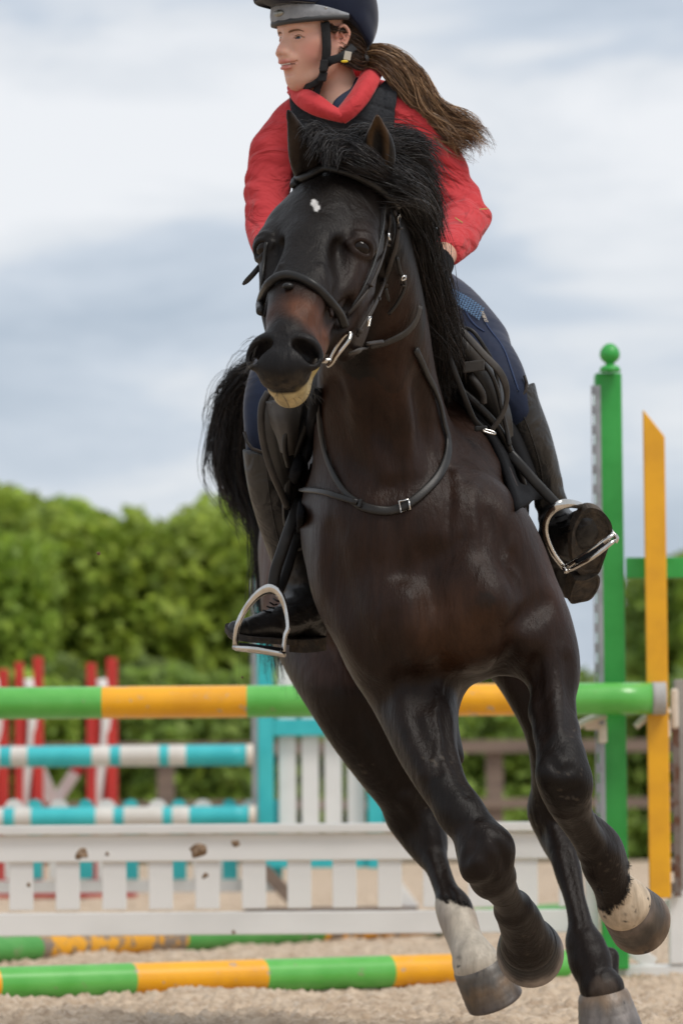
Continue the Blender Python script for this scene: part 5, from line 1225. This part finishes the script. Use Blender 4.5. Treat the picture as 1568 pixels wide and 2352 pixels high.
for c, n_, tx, ty, A in FEY:
    PF.ell(c+n_*.001, (.0122,.0035,.010), np.array([tx, ty, n_]), .002, True)
    PF.chain([(q+n_*(-.0004)+ty*.0008, .0022) for q in A['up']], .003); PF.chain([(q-n_*.0008-ty*.0006, .0017) for q in A['lo']], .003)
    PF.chain([(q+n_*(-.0022)+ty*.0065, .0038) for q in A['up']], .006)
V, Fc = mesh_field(PF, lo_, hi_, .0015)
L = (V-FO)@FR.T; C = np.tile(np.array([.66,.385,.285]), (len(V), 1)); nz = vnoise(V, 60, 2)
gg = lambda x, y, z, r: np.exp(-(((L-np.array([x, y, z]))/r)**2).sum(1))
for s in (1, -1):
    paint(C, .75*gg(.047*s,-.034,.050,.028), (.60,.215,.175)); paint(C, .35*gg(.060*s,-.01,.03,.03), (.56,.25,.19)); paint(C, .7*gg(.075*s,-.005,-.012,.026), (.58,.22,.16))
    paint(C, .55*gg(.030*s,.010,.078,np.array([.018,.006,.02])), (.36,.19,.14)); paint(C, .4*gg(.030*s,-.012,.078,np.array([.014,.006,.02])), (.45,.23,.18))
paint(C, .5*gg(0,-.03,.105,.013), (.56,.24,.18)); paint(C, .6*gg(.0,-.041,.10,.006), (.20,.09,.07))
paint(C, np.clip(1.6*gg(.0,-.0575,.096,np.array([.023,.0045,.012]))+1.6*gg(0,-.0705,.092,np.array([.018,.0058,.012])), 0, .85), (.56,.20,.18))
mo = np.abs(L[:,1]+.0635-.0*L[:,0]); paint(C, (mo < .0020)*(L[:,2] > .066)*(np.abs(L[:,0]) < .026)*.8, (.14,.05,.04))
mole = gg(.056,-.018,.045,.0018); paint(C, mole, (.2,.09,.06))
C *= (1+.05*nz)[:, None]
me = npmesh('skin', V, Fc, col=C); world_obj('body', me, m_skin, RD)
for c, n_, tx, ty, A in FEY:
    uvball('eye', c-n_*.0112, .0112, m_eyewhite, RD)
    g_ = -IR*.55-IF*.80; g_ /= np.linalg.norm(g_); g_ = n_*.75+g_*.35; g_ /= np.linalg.norm(g_)
    uvball('iris', c-n_*.0112+g_*.0086+ty*.0002, .0060, m_iris, RD, (1,1,.55), np.array([tx, ty, g_]))
    tube('eyelash', [Vector(p) for p in catmull([q+n_*.0016-ty*.0004 for q in A['up']]+[A['up'][-1]+tx*.003+n_*.001], 3)], .0010, m_brow, RD, seg=5)
bp = [on_surf(x, y, .0004, PF, 8.2, 8.8) for x, y in ((663,73),(669,70),(678,67.5),(688,67.5),(698,71))]
strap('eyebrow', [b[0] for b in bp], [.0036,.0050,.0048,.0036,.0018], (.0010), m_brow, RD, normals=[b[1] for b in bp], n=4)
bl_ = [FR@(np.array(b[0])-FO) for b in bp]
strap('eyebrow', [Vector(FO+(q*np.array([-1,1,1]))@FR) for q in bl_], [.0036,.0050,.0048,.0036,.0018], (.0010), m_brow, RD, normals=[Vector(((FR@np.array(b[1]))*np.array([-1,1,1]))@FR) for b in bp], n=4)
strap('teeth', [fl(-.016,-.0622,.0865), fl(0,-.0625,.0930), fl(.016,-.0620,.0865)], .0035, .003, m_tooth, RD, normals=Vector(FZ), n=4)
tube('earring', [Vector(fl(.079,-.032,-.004)), Vector(fl(.081,-.034,-.011))], .0016, m_steel, RD, seg=6)
# hair under the helmet
HG = []
for k in range(9):
    y0 = .055-.013*k
    HG.append((1, [fl(.068,y0,-.030+.003*k), fl(.074,y0-.020,-.060), fl(.050,-.045,-.092), PV(822,128,8.52)], .014, .012))
HG.append((1, [fl(.060,.03,.03), fl(.072,.012,.012), fl(.076,.012,-.02), fl(.070,-.01,-.06)], .012, .012))
strands('hair', HG, 1500, m_darkhair, RD, rad=.0007, seg=8, wav=.002, wf=8, seed=11, clump=.4, lenvar=.15, tints=DT_)
pg = [(1.3, pr((838,125,8.52),(880,120,8.50),(935,165,8.50),(975,235,8.50),(1020,295,8.50),(1062,350,8.50)), .018, .026),
      (1.3, pr((838,128,8.52),(885,135,8.50),(930,190,8.50),(960,250,8.50),(1000,300,8.50),(1078,345,8.50)), .018, .026),
      (1.3, pr((836,132,8.52),(875,145,8.50),(915,190,8.50),(955,240,8.50),(1020,285,8.50),(1095,330,8.50)), .018, .024),
      (.8, pr((838,122,8.52),(900,120,8.50),(960,170,8.50),(1000,240,8.50),(1050,280,8.50),(1120,322,8.50)), .018, .030),
      (.45, pr((838,122,8.52),(900,128,8.50),(965,190,8.50),(1010,255,8.50),(1085,300,8.50),(1105,350,8.50)), .018, .034)]
strands('ponytail', pg, 4200, m_brownhair, RD, rad=.0006, seg=22, wav=.0080, wf=16, seed=12, clump=.86, lenvar=.30, tints=BT)
SCR = Field()
for k in range(12):
    a = k*math.pi/6; c = PV(829,127,8.51); SCR.ell(c+(IR*.35+IU*math.cos(a)*1.0+IF*math.sin(a))*.017+IR*.004*math.cos(k*2.3), (.009,.009,.009), None, .003)
V, Fc = mesh_field(SCR, *fbounds(SCR), .0022); world_obj('hair_band', npmesh('hair_band', V, Fc), mat('scrunchie', (.045,.045,.047), rough=.7, c2=(.30,.28,.27), nscale=90, mixlo=.55, mixhi=.7, obj=True), RD)
# helmet
HM = bpy.data.objects.new('helmet', None); COL.objects.link(HM); HM.parent = RD; HM.location = Vector(FO)-Vector(RD.location)
HS = Field()
fe(0,.080,-.018,.098,.108,.122, k=.02, f=HS); fe(0,.050,-.040,.092,.07,.100, k=.03, f=HS); fe(0,.015,-.080,.078,.055,.050, k=.03, f=HS)
for s in (1,-1): HS.chain([(fl(.074*s,.030,-.05), .022), (fl(.068*s,-.004,-.078), .018)], .02)
# the face opening and the inside
def helm_post(f, X, Y, Z):
    dx, dy, dz = X-FO[0], Y-FO[1], Z-FO[2]
    y = dx*FY[0]+dy*FY[1]+dz*FY[2]; z = dx*FZ[0]+dy*FZ[1]+dz*FZ[2]; x = dx*FX[0]+dy*FX[1]+dz*FX[2]
    cut = (.041-.010*np.clip(z/.1, 0, 1)) - np.clip((-.02-z)*.95, 0, .085) - y      # below the rim line
    f = np.maximum(f, cut)
    inner = np.sqrt((x/.080)**2+((y-.055)/.10)**2+((z+.012)/.104)**2); inner = (inner-1)*.09
    return np.maximum(f, -inner)
lo_, hi_ = fbounds(HS, .02); V, Fc = mesh_field(HS, lo_, hi_, .0030, helm_post)
o = world_obj('shell', npmesh('shell', V, Fc), m_helmet, HM)
# suede band round the front, rubber rim, badge, peak
def rimp(a, y, rr=1.0, w=.099, l=.118): return fl(w*rr*math.sin(a), y, -.016+l*rr*math.cos(a))
angs = [math.radians(v) for v in (-100,-80,-60,-40,-20,0,20,40,56,70,80,88)]
lowy = [.032,.033,.033,.032,.031,.030,.031,.033,.035,.037,.038,.038]
topy = [.046,.054,.061,.064,.066,.066,.066,.064,.060,.053,.047,.043]
patch('band', [[rimp(a, ly+.001, 1.005) for a, ly in zip(angs, lowy)], [rimp(a, (ly+ty)/2, 1.02) for a, ly, ty in zip(angs, lowy, topy)], [rimp(a, ty, 1.005) for a, ty in zip(angs, topy)]], .006, m_band, HM, 4, 5)
tube('rim', [Vector(rimp(a, ly-.002, 1.0)) for a, ly in zip(angs, lowy)], .0065, mat('rubber_rim', (.035,.036,.038), rough=.6), HM, seg=10)
pk = []
for r_, dy in ((1.0,.071),(1.28,.081),(1.50,.078)):
    pk.append([fl(.088*math.sin(a)*(1+.0*r_), .0+dy-.030*abs(math.sin(a))**2*(r_-1), -.016+.118*r_*math.cos(a)*1.0) for a in [math.radians(v) for v in (-64,-42,-20,0,20,42,64)]])
patch('peak', pk, .009, m_helmet, HM, 5, 5)
bpt = Vector(rimp(math.radians(2), .048, 1.04)); e = uvball('badge', bpt, .018, m_badge, HM, (1,.42,.22), FR)
uvball('rivet', Vector(rimp(math.radians(62), .054, 1.03)), .003, m_steel, HM)
# chin straps
CS = lambda pts, w, m=m_black, th=.004, nm=None: strap('chin_strap', [Vector(p) if not isinstance(p, tuple) else P(*p) for p in pts], w, th, m, HM, normals=nm if nm is not None else -FW, n=5)
m_web = mat('black_webbing', (.010,.010,.011), rough=.7, c2=(.016,.016,.017), nscale=160, spec=.3)
CS([(746,50,8.415),(749,80,8.415),(750,110,8.415),(747,140,8.42),(742,160,8.43)], .020, m_web)
CS([(812,106,8.44),(795,122,8.42),(778,132,8.415),(760,138,8.415),(748,146,8.42)], .019, m_web)
CS([(746,140,8.41),(742,165,8.42),(735,185,8.43),(728,205,8.44),(724,226,8.44)], .016, m_web)
bm = bmesh.new(); obox(bm, P(743,150,8.405), RT, (UP+RT*.1).normalized(), FW, 9*S(8.4), 14*S(8.4), .006, .003); obox(bm, P(741,176,8.412), RT, (UP+RT*.2).normalized(), FW, 9.5*S(8.4), 11*S(8.4), .006, .003); bmesh_obj('clip', bm, m_web, HM)
CS([(738,178,8.43),(720,192,8.43),(700,200,8.45),(690,202,8.48)], .014, m_web)
bm = bmesh.new(); obox(bm, P(798,127,8.40), (RT-UP*.2).normalized(), (UP+RT*.2).normalized(), FW, 8*S(8.4), 10*S(8.4), .002, .001); bmesh_obj('felt_patch', bm, m_beige, HM)
uvball('yellow_thread', P(791,140,8.395), .006, m_gold, HM, (1.3,.6,.5))
# hoodie
TF = Field()
def tc_(*pts, k=.04): TF.chain([q_(*p) for p in pts], k)
tc_((770,305,8.58,120),(820,420,8.60,125),(860,560,8.66,118),(880,640,8.72,120), k=.06)
tc_((830,300,8.58,115),(870,420,8.60,110),(890,560,8.66,100), k=.05)
tc_((700,290,8.56,62),(900,260,8.58,62), k=.05)
tc_((910,262,8.55,60),(955,290,8.54,62),(1005,370,8.54,57),(1040,440,8.54,54),(1068,497,8.52,54), k=.025)
tc_((1068,500,8.50,53),(1052,542,8.38,47),(1040,560,8.31,40), k=.02)
tc_((668,300,8.55,58),(632,350,8.54,58),(615,430,8.52,53),(611,510,8.48,48),(622,560,8.42,46),(648,610,8.30,40), k=.025)
def folds(f, X, Y, Z):
    # soft creases: bands that run round the sleeves, strongest at the elbow
    u = (X*.55+Z*.85)*110; w = np.sin(u+3*np.sin(Y*31+X*17)+2*np.sin(Z*23))*np.sin(X*37+Z*19+1.3); u2 = np.sin((Z*.9-X*.4)*62+2.5*np.sin(X*29)+1.5*np.sin(Y*20))
    zz = P(1060,500,8.5).z; el = np.exp(-((Z-zz)/.13)**2)
    ar = np.abs(X-P(790,400,8.55).x)/.1; ar = np.clip(ar-1.0, 0, 1)
    return f+ar*(.0028*w*(.35+.65*el)+.0016*u2)
lo_, hi_ = fbounds(TF, .03); V, Fc = mesh_field(TF, lo_, hi_, .0055, folds); world_obj('hoodie', npmesh('hoodie', V, Fc), m_hood, RD)
# cuff and hem bands
def wrap(name, pts, w, th, m, parent=None, nrm=None): return strap(name, [P(*p) for p in pts], w, th, m, parent or RD, normals=nrm, n=5)
CF = Field(); CF.chain([q_(1040,562,8.31,41),q_(1030,574,8.27,37)], .01); V, Fc = mesh_field(CF, *fbounds(CF, .02), .004); world_obj('cuff', npmesh('cuff', V, Fc), m_hood, RD)
# forearm skin, gloves with fingers, closed on the rein
def glove(w, palm, dirf, side, curl, name='glove'):
    G = Field(); W_, Pm = np.array(w), np.array(palm); G.cone(W_, Pm, .027, .034, .01)
    df = np.array(dirf)/np.linalg.norm(dirf); sd_ = np.array(side)/np.linalg.norm(side); cu = np.array(curl)/np.linalg.norm(curl)
    G.ell(Pm, (.040,.030,.018), np.array([sd_, df, cu]), .012)
    for i, (o, l) in enumerate(((-.030,.9),(-.010,1.05),(.010,1.0),(.029,.8))):
        b = Pm+sd_*o+df*.024; j1 = b+df*.028*l+cu*.006; j2 = j1-df*.004+cu*.026*l; j3 = j2-df*.020+cu*.012
        G.chain([(b,.0105),(j1,.0100),(j2,.0095),(j3,.0085)], .004)
    b = Pm-sd_*.034-df*.008; G.chain([(b,.012),(b-sd_*.014+df*.024+cu*.010,.0105),(b-sd_*.004+df*.044+cu*.020,.009)], .006)
    V, Fc = mesh_field(G, *fbounds(G, .01), .0026); world_obj(name, npmesh(name, V, Fc), m_black, RD)
WF = Field(); WF.chain([q_(1045,560,8.34,30),q_(1012,592,8.22,29),q_(1000,610,8.18,27)], .01); V, Fc = mesh_field(WF, *fbounds(WF, .01), .004)
C = np.tile(np.array([.52,.30,.21]), (len(V), 1)); world_obj('forearm', npmesh('forearm', V, Fc, col=C), m_skin, RD)
glove(PV(1008,598,8.20), PV(992,622,8.14), -IF*.8-IR*.5-IU*.2, IU*.8-IR*.3, -IR*.8-IU*.5)
glove(PV(668,622,8.24), PV(690,640,8.16), -IF*.8+IR*.5-IU*.2, IU*.8+IR*.3, IR*.8-IU*.5)
GF = Field(); GF.chain([q_(1012,606,8.19,31),q_(1000,624,8.16,36)], .01); V, Fc = mesh_field(GF, *fbounds(GF, .01), .004); world_obj('glove_cuff', npmesh('glove_cuff', V, Fc), m_black, RD)
# body protector: the torso swollen a little and cut by neckline and armholes
def vest_post(f, X, Y, Z):
    dx, dy, dz = X-NCAM[0], Y-NCAM[1], Z-NCAM[2]; dd = dx*IF[0]+dy*IF[1]+dz*IF[2]
    vx = 784+F*(dx*IR[0]+dy*IR[1]+dz*IR[2])/dd; vy = 1176-F*(dx*IU[0]+dy*IU[1]+dz*IU[2])/dd; s = 8.5/F
    g = f-.011
    # armholes: two curved cuts; neckline: V between the shoulders
    la = vx-(908+.00*vy+np.clip((vy-230)/260, 0, 1)*45-18*np.exp(-((vy-330)/70)**2)); ra = (664+np.clip((vy-240)/300, 0, 1)*10+16*np.exp(-((vy-330)/60)**2))-vx
    neck = np.minimum(np.minimum((vx-(690+(vy-215)*1.15)), ((888-(vy-180)*1.05)-vx)), (268+6*np.sin(vx*.05))-vy+2)
    backn = 150-vy
    groove = np.minimum(np.abs(((vy-.33*vx+20) % 46)-23)*s, np.abs(((vx+.2*vy) % 74)-37)*s); g = g+.004*np.clip(1-groove/.004, 0, 1)
    return np.maximum(g, np.maximum(np.maximum(la, ra), np.maximum(neck, np.maximum(backn, vy-612)))*s)
VFd = Field()
VFd.p = [q for q in TF.p[:6]]
VFd.chain([q_(700,268,8.56,52), q_(690,240,8.56,42)], .05); VFd.chain([q_(880,240,8.58,60), q_(885,205,8.58,46)], .05)
lo_, hi_ = fbounds(VFd, .04); V, Fc = mesh_field(VFd, lo_, hi_, .0042, vest_post); world_obj('body_protector', npmesh('body_protector', V, Fc), m_vest, RD)
def vs(pts, out=.008): return [on_surf(x, y, out, VFd, 8.0, 9.0)[0] for x, y in pts]
strap('vest_binding', vs([(905,205),(904,235),(896,270),(890,310),(893,350)]), .010, .006, m_vest, RD, normals=-FW, n=4)
# hood lying round the neck, crossed in front
HDF = Field()
def hdc(*pts, k=.012): HDF.chain([q_(*p) for p in pts], k)
patch('hood', [pr((676,196,8.53),(706,206,8.45),(735,222,8.425),(760,242,8.415),(784,258,8.40)), pr((668,204,8.52),(692,224,8.44),(722,242,8.41),(754,256,8.40),(786,266,8.39)), pr((664,212,8.53),(684,238,8.46),(712,256,8.43),(748,268,8.42),(788,277,8.41))], .011, m_hoodin, RD, 5, 5)
patch('hood', [pr((838,152,8.54),(826,182,8.475),(806,216,8.435),(780,250,8.415),(768,262,8.41)), pr((856,156,8.52),(844,186,8.45),(824,220,8.41),(798,252,8.39),(776,270,8.395)), pr((878,164,8.54),(864,196,8.47),(844,230,8.43),(816,260,8.41),(790,280,8.41))], .012, m_hoodin, RD, 5, 5)
hdc((862,158,8.56,16),(850,150,8.66,26),(800,170,8.72,34),(740,190,8.72,30),(690,200,8.64,20),(668,200,8.56,10), k=.03)
V, Fc = mesh_field(HDF, *fbounds(HDF, .01), .0030, lambda f, X, Y, Z: f+.0009*np.sin((X*.5+Z*.86)*260+2*np.sin(X*40))); world_obj('hood', npmesh('hood', V, Fc), m_hoodin, RD)
# polo collar
fs('collar', [(724,222,8.46),(738,236,8.45),(752,248,8.445),(762,256,8.44)], 20*S(8.4), m_collar, RD, .006); fs('collar', [(768,256,8.44),(778,238,8.445),(795,222,8.46),(812,205,8.48),(822,180,8.50)], [20*S(8.4),26*S(8.4),24*S(8.4),16*S(8.4),12*S(8.4)], m_collar, RD, .006)
# breeches
BF = Field()
def bc_(*pts, k=.04): BF.chain([q_(*p) for p in pts], k)
bc_((880,690,8.78,125),(900,740,8.80,120), k=.06)
bc_((930,700,8.74,112),(1000,745,8.64,98),(1065,790,8.54,88),(1125,850,8.44,72),(1158,895,8.39,57),(1182,940,8.39,46))
bc_((960,690,8.76,84),(1035,720,8.66,72),(1100,790,8.54,62))
bc_((820,710,8.72,105),(730,780,8.60,92),(660,850,8.46,78),(618,915,8.38,58),(608,980,8.36,48),(612,1060,8.37,44))
V, Fc = mesh_field(BF, *fbounds(BF, .02), .006); world_obj('breeches', npmesh('breeches', V, Fc), m_navy, RD)
surf_strap('seam', [(1108,723),(1115,742),(1128,762),(1146,785),(1160,810),(1170,838),(1180,868),(1190,898)], .004, .003, m_navyl, RD, .001, n=4, field=BF)
surf_strap('seam', [(1066,706),(1076,728),(1092,748),(1112,762)], .004, .003, m_navyl, RD, .001, n=4, field=BF)
# light blue fringe of knitted mesh lying on the hip, small holes showing the cloth beneath
LC = bpy.data.objects.new('knitted_trim', None)
bm = bmesh.new()
for i in range(18):
    for j in range(5):
        x = 1012+i*5.6-j*2.2; y = 655+i*3.1+j*5.4+.09*max(0,i-9)**2
        p, n, d = on_surf(x, y, .004, BF, 8.2, 9.0)
        obox(bm, p, RT, UP, -FW, 1.1*S(8.5), 3.0*S(8.5), .001); obox(bm, p+UP*2.7*S(8.5), RT, UP, -FW, 2.9*S(8.5), 1.2*S(8.5), .0012)
bmesh_obj('knitted_trim', bm, m_lace, RD)
# brand lettering down the thigh seam
def letters(txt, x0, y0, x1, y1, size, m, parent, field):
    cv = bpy.data.curves.new('lettering', 'FONT'); cv.body = txt; cv.size = size; cv.extrude = .0006; cv.align_x = 'CENTER'; cv.align_y = 'CENTER'
    ob = bpy.data.objects.new('lettering', cv); COL.objects.link(ob); dg = bpy.context.evaluated_depsgraph_get(); me = bpy.data.meshes.new_from_object(ob.evaluated_get(dg)); bpy.data.objects.remove(ob)
    a, na, _ = on_surf(x0, y0, .002, field, 8.0, 9.0); b, nb, _ = on_surf(x1, y1, .002, field, 8.0, 9.0); T = (b-a).normalized(); N = (na+nb).normalized(); N = (N-T*N.dot(T)).normalized(); B = N.cross(T); c = (a+b)/2+N*.004
    me.transform(Matrix(((T.x, B.x, N.x, c.x), (T.y, B.y, N.y, c.y), (T.z, B.z, N.z, c.z), (0,0,0,1)))); return world_obj('lettering', me, m, parent, False)
letters('DUBLIN', 1117, 748, 1103, 716, .0125, m_beige, RD, BF)
# boots
def boot(chain_, foot, vox=.005, top=None, name='boot'):
    B = Field(); B.chain([q_(*p) for p in chain_], .02)
    for c in foot: B.chain([q_(*p) for p in c], .02)
    def post(f, X, Y, Z):
        g = f+.0018*np.sin(Z*170+3*np.sin(X*50))*np.exp(-((Z-post.za)/.07)**2)
        return np.maximum(g, ((X-post.t[0])*post.n[0]+(Y-post.t[1])*post.n[1]+(Z-post.t[2])*post.n[2]))
    post.za = P(*chain_[-2][:3]).z; post.t = np.array(P(*top[0])); n = np.array(top[1]); post.n = n/np.linalg.norm(n)
    V, Fc = mesh_field(B, *fbounds(B, .02), vox, post)
    Rt = bpy.data.objects.new(name, None); 
    return world_obj(name, npmesh(name, V, Fc), m_boot, RD), B
bL, BLF = boot([(1165,870,8.40,60),(1188,930,8.40,51),(1213,1000,8.42,51),(1238,1070,8.46,45),(1258,1130,8.49,38),(1272,1180,8.50,38),(1288,1225,8.47,46)],
     [[(1290,1215,8.46,46),(1312,1225,8.40,44),(1345,1215,8.34,40)], [(1285,1240,8.47,46),(1298,1290,8.48,42),(1310,1340,8.48,36)], [(1320,1250,8.40,44),(1340,1210,8.335,38),(1348,1200,8.32,36)]], top=((1188,893,8.40), IU*.86-IR*.34-IF*.0))
bR, BRF = boot([(608,960,8.35,54),(611,1030,8.35,54),(622,1110,8.37,54),(640,1190,8.41,50),(660,1260,8.46,46),(684,1320,8.48,48),(700,1390,8.48,52),(702,1430,8.48,48)],
     [[(700,1400,8.46,50),(660,1425,8.40,42),(610,1440,8.34,34),(562,1447,8.29,27),(541,1449,8.27,22)], [(700,1430,8.47,44),(716,1455,8.48,28)]], top=((590,1038,8.35), IU*.90+IR*.22))
surf_strap('tread_edge', [(1338,1180),(1352,1176),(1374,1182),(1390,1202),(1393,1225),(1386,1258),(1374,1290)], .003, .003, m_boot, RD, .004, field=BLF) if False else None
surf_strap('boot_seam', [(1192,936),(1210,975),(1226,1020),(1240,1070),(1246,1110)], .003, .003, m_boot, RD, .001, field=BLF); surf_strap('boot_seam', [(610,1050),(616,1110),(626,1180),(640,1240),(652,1270)], .003, .003, m_boot, RD, .001, field=BRF)
tube('boot_rim', [Vector(on_surf(x, y, .001, BLF, 8.0, 9.0)[0]) for x, y in ((1168,932),(1182,924),(1196,912),(1206,896),(1208,878),(1203,862))], .0035, m_brown, RD, seg=8)
tube('boot_rim', [Vector(on_surf(x, y, .001, BRF, 8.0, 9.0)[0]) for x, y in ((562,992),(568,1015),(580,1030),(600,1037),(630,1040))], .0035, m_brown, RD, seg=8)
# soles: her left one shows its whole underside
def sole(outline, n_vec, th, m, name='sole'):
    pts = catmull(pr(*outline)+[PV(*outline[0])], 4)[:-1]; nv = np.array(n_vec)/np.linalg.norm(n_vec); bm = bmesh.new(); k = len(pts)
    c = np.mean(pts, 0); a = [bm.verts.new(Vector(p)) for p in pts]; b = [bm.verts.new(Vector(p-nv*th)) for p in pts]; i_ = [bm.verts.new(Vector(c+(p-c)*.86+nv*.0)) for p in pts]; j_ = [bm.verts.new(Vector(c+(p-c)*.82-nv*.003)) for p in pts]
    for q in range(k):
        r = (q+1) % k; bm.faces.new([a[q], a[r], b[r], b[q]]); bm.faces.new([a[q], i_[q], i_[r], a[r]]); bm.faces.new([i_[q], j_[q], j_[r], i_[r]])
    bm.faces.new(j_); bm.faces.new(b[::-1]); bmesh.ops.recalc_face_normals(bm, faces=bm.faces[:]); return bmesh_obj(name, bm, m, RD)
nS = -IF*.80-IU*.50+IR*.34
sole([(1330,1186,8.285),(1350,1167,8.27),(1378,1172,8.27),(1400,1195,8.275),(1406,1222,8.29),(1398,1255,8.31),(1386,1290,8.345),(1374,1318,8.375),(1352,1324,8.38),(1330,1318,8.37),(1316,1290,8.34),(1312,1250,8.31),(1316,1214,8.295)], nS, .022, m_sole)
sole([(1322,1334,8.36),(1348,1332,8.36),(1374,1322,8.37),(1376,1346,8.385),(1358,1376,8.40),(1334,1384,8.41),(1310,1386,8.42),(1312,1360,8.39)], nS, .040, m_sole, 'heel')
nR = -IU*.93-IF*.35
sole([(516,1452,8.26),(528,1464,8.24),(560,1474,8.24),(600,1478,8.26),(650,1481,8.30),(680,1482,8.36),(690,1476,8.44),(660,1466,8.46),(600,1456,8.42),(545,1444,8.34),(520,1444,8.29)], nR, .012, m_sole)
sole([(664,1498,8.36),(700,1500,8.38),(742,1496,8.42),(746,1490,8.48),(700,1488,8.50),(668,1490,8.46)], nR, .030, m_sole, 'heel')
# laces
for k in range(4):
    for (x, y, B_, dx, dy) in ((1288+k*4, 1186+k*12, BLF, 12, -4), (637-k*8, 1378+k*9, BRF, 9, 3)):
        a = on_surf(x-dx, y-dy, .002, B_, 8, 9)[0]; b = on_surf(x, y+3, .003, B_, 8, 9)[0]; c = on_surf(x+dx, y+dy, .002, B_, 8, 9)[0]
        tube('lace', [a, b, c], .002, m_black, RD, seg=5)
# straw caught on the sleeve
for (x, y, r_) in ((1107,481,.1),(1053,508,-.6)):
    p, n, d = on_surf(x, y, .003, TF, 8, 9); bm = bmesh.new(); T_ = (RT*math.cos(r_)+UP*math.sin(r_)).normalized(); obox(bm, p, T_, UP, FW, .010, .0014, .001, .0005)
    o = bmesh_obj('straw', bm, m_straw); tag(o, 'bit of straw stuck to the red sleeve, '+('near the elbow' if y < 500 else 'above the cuff'), 'straw')
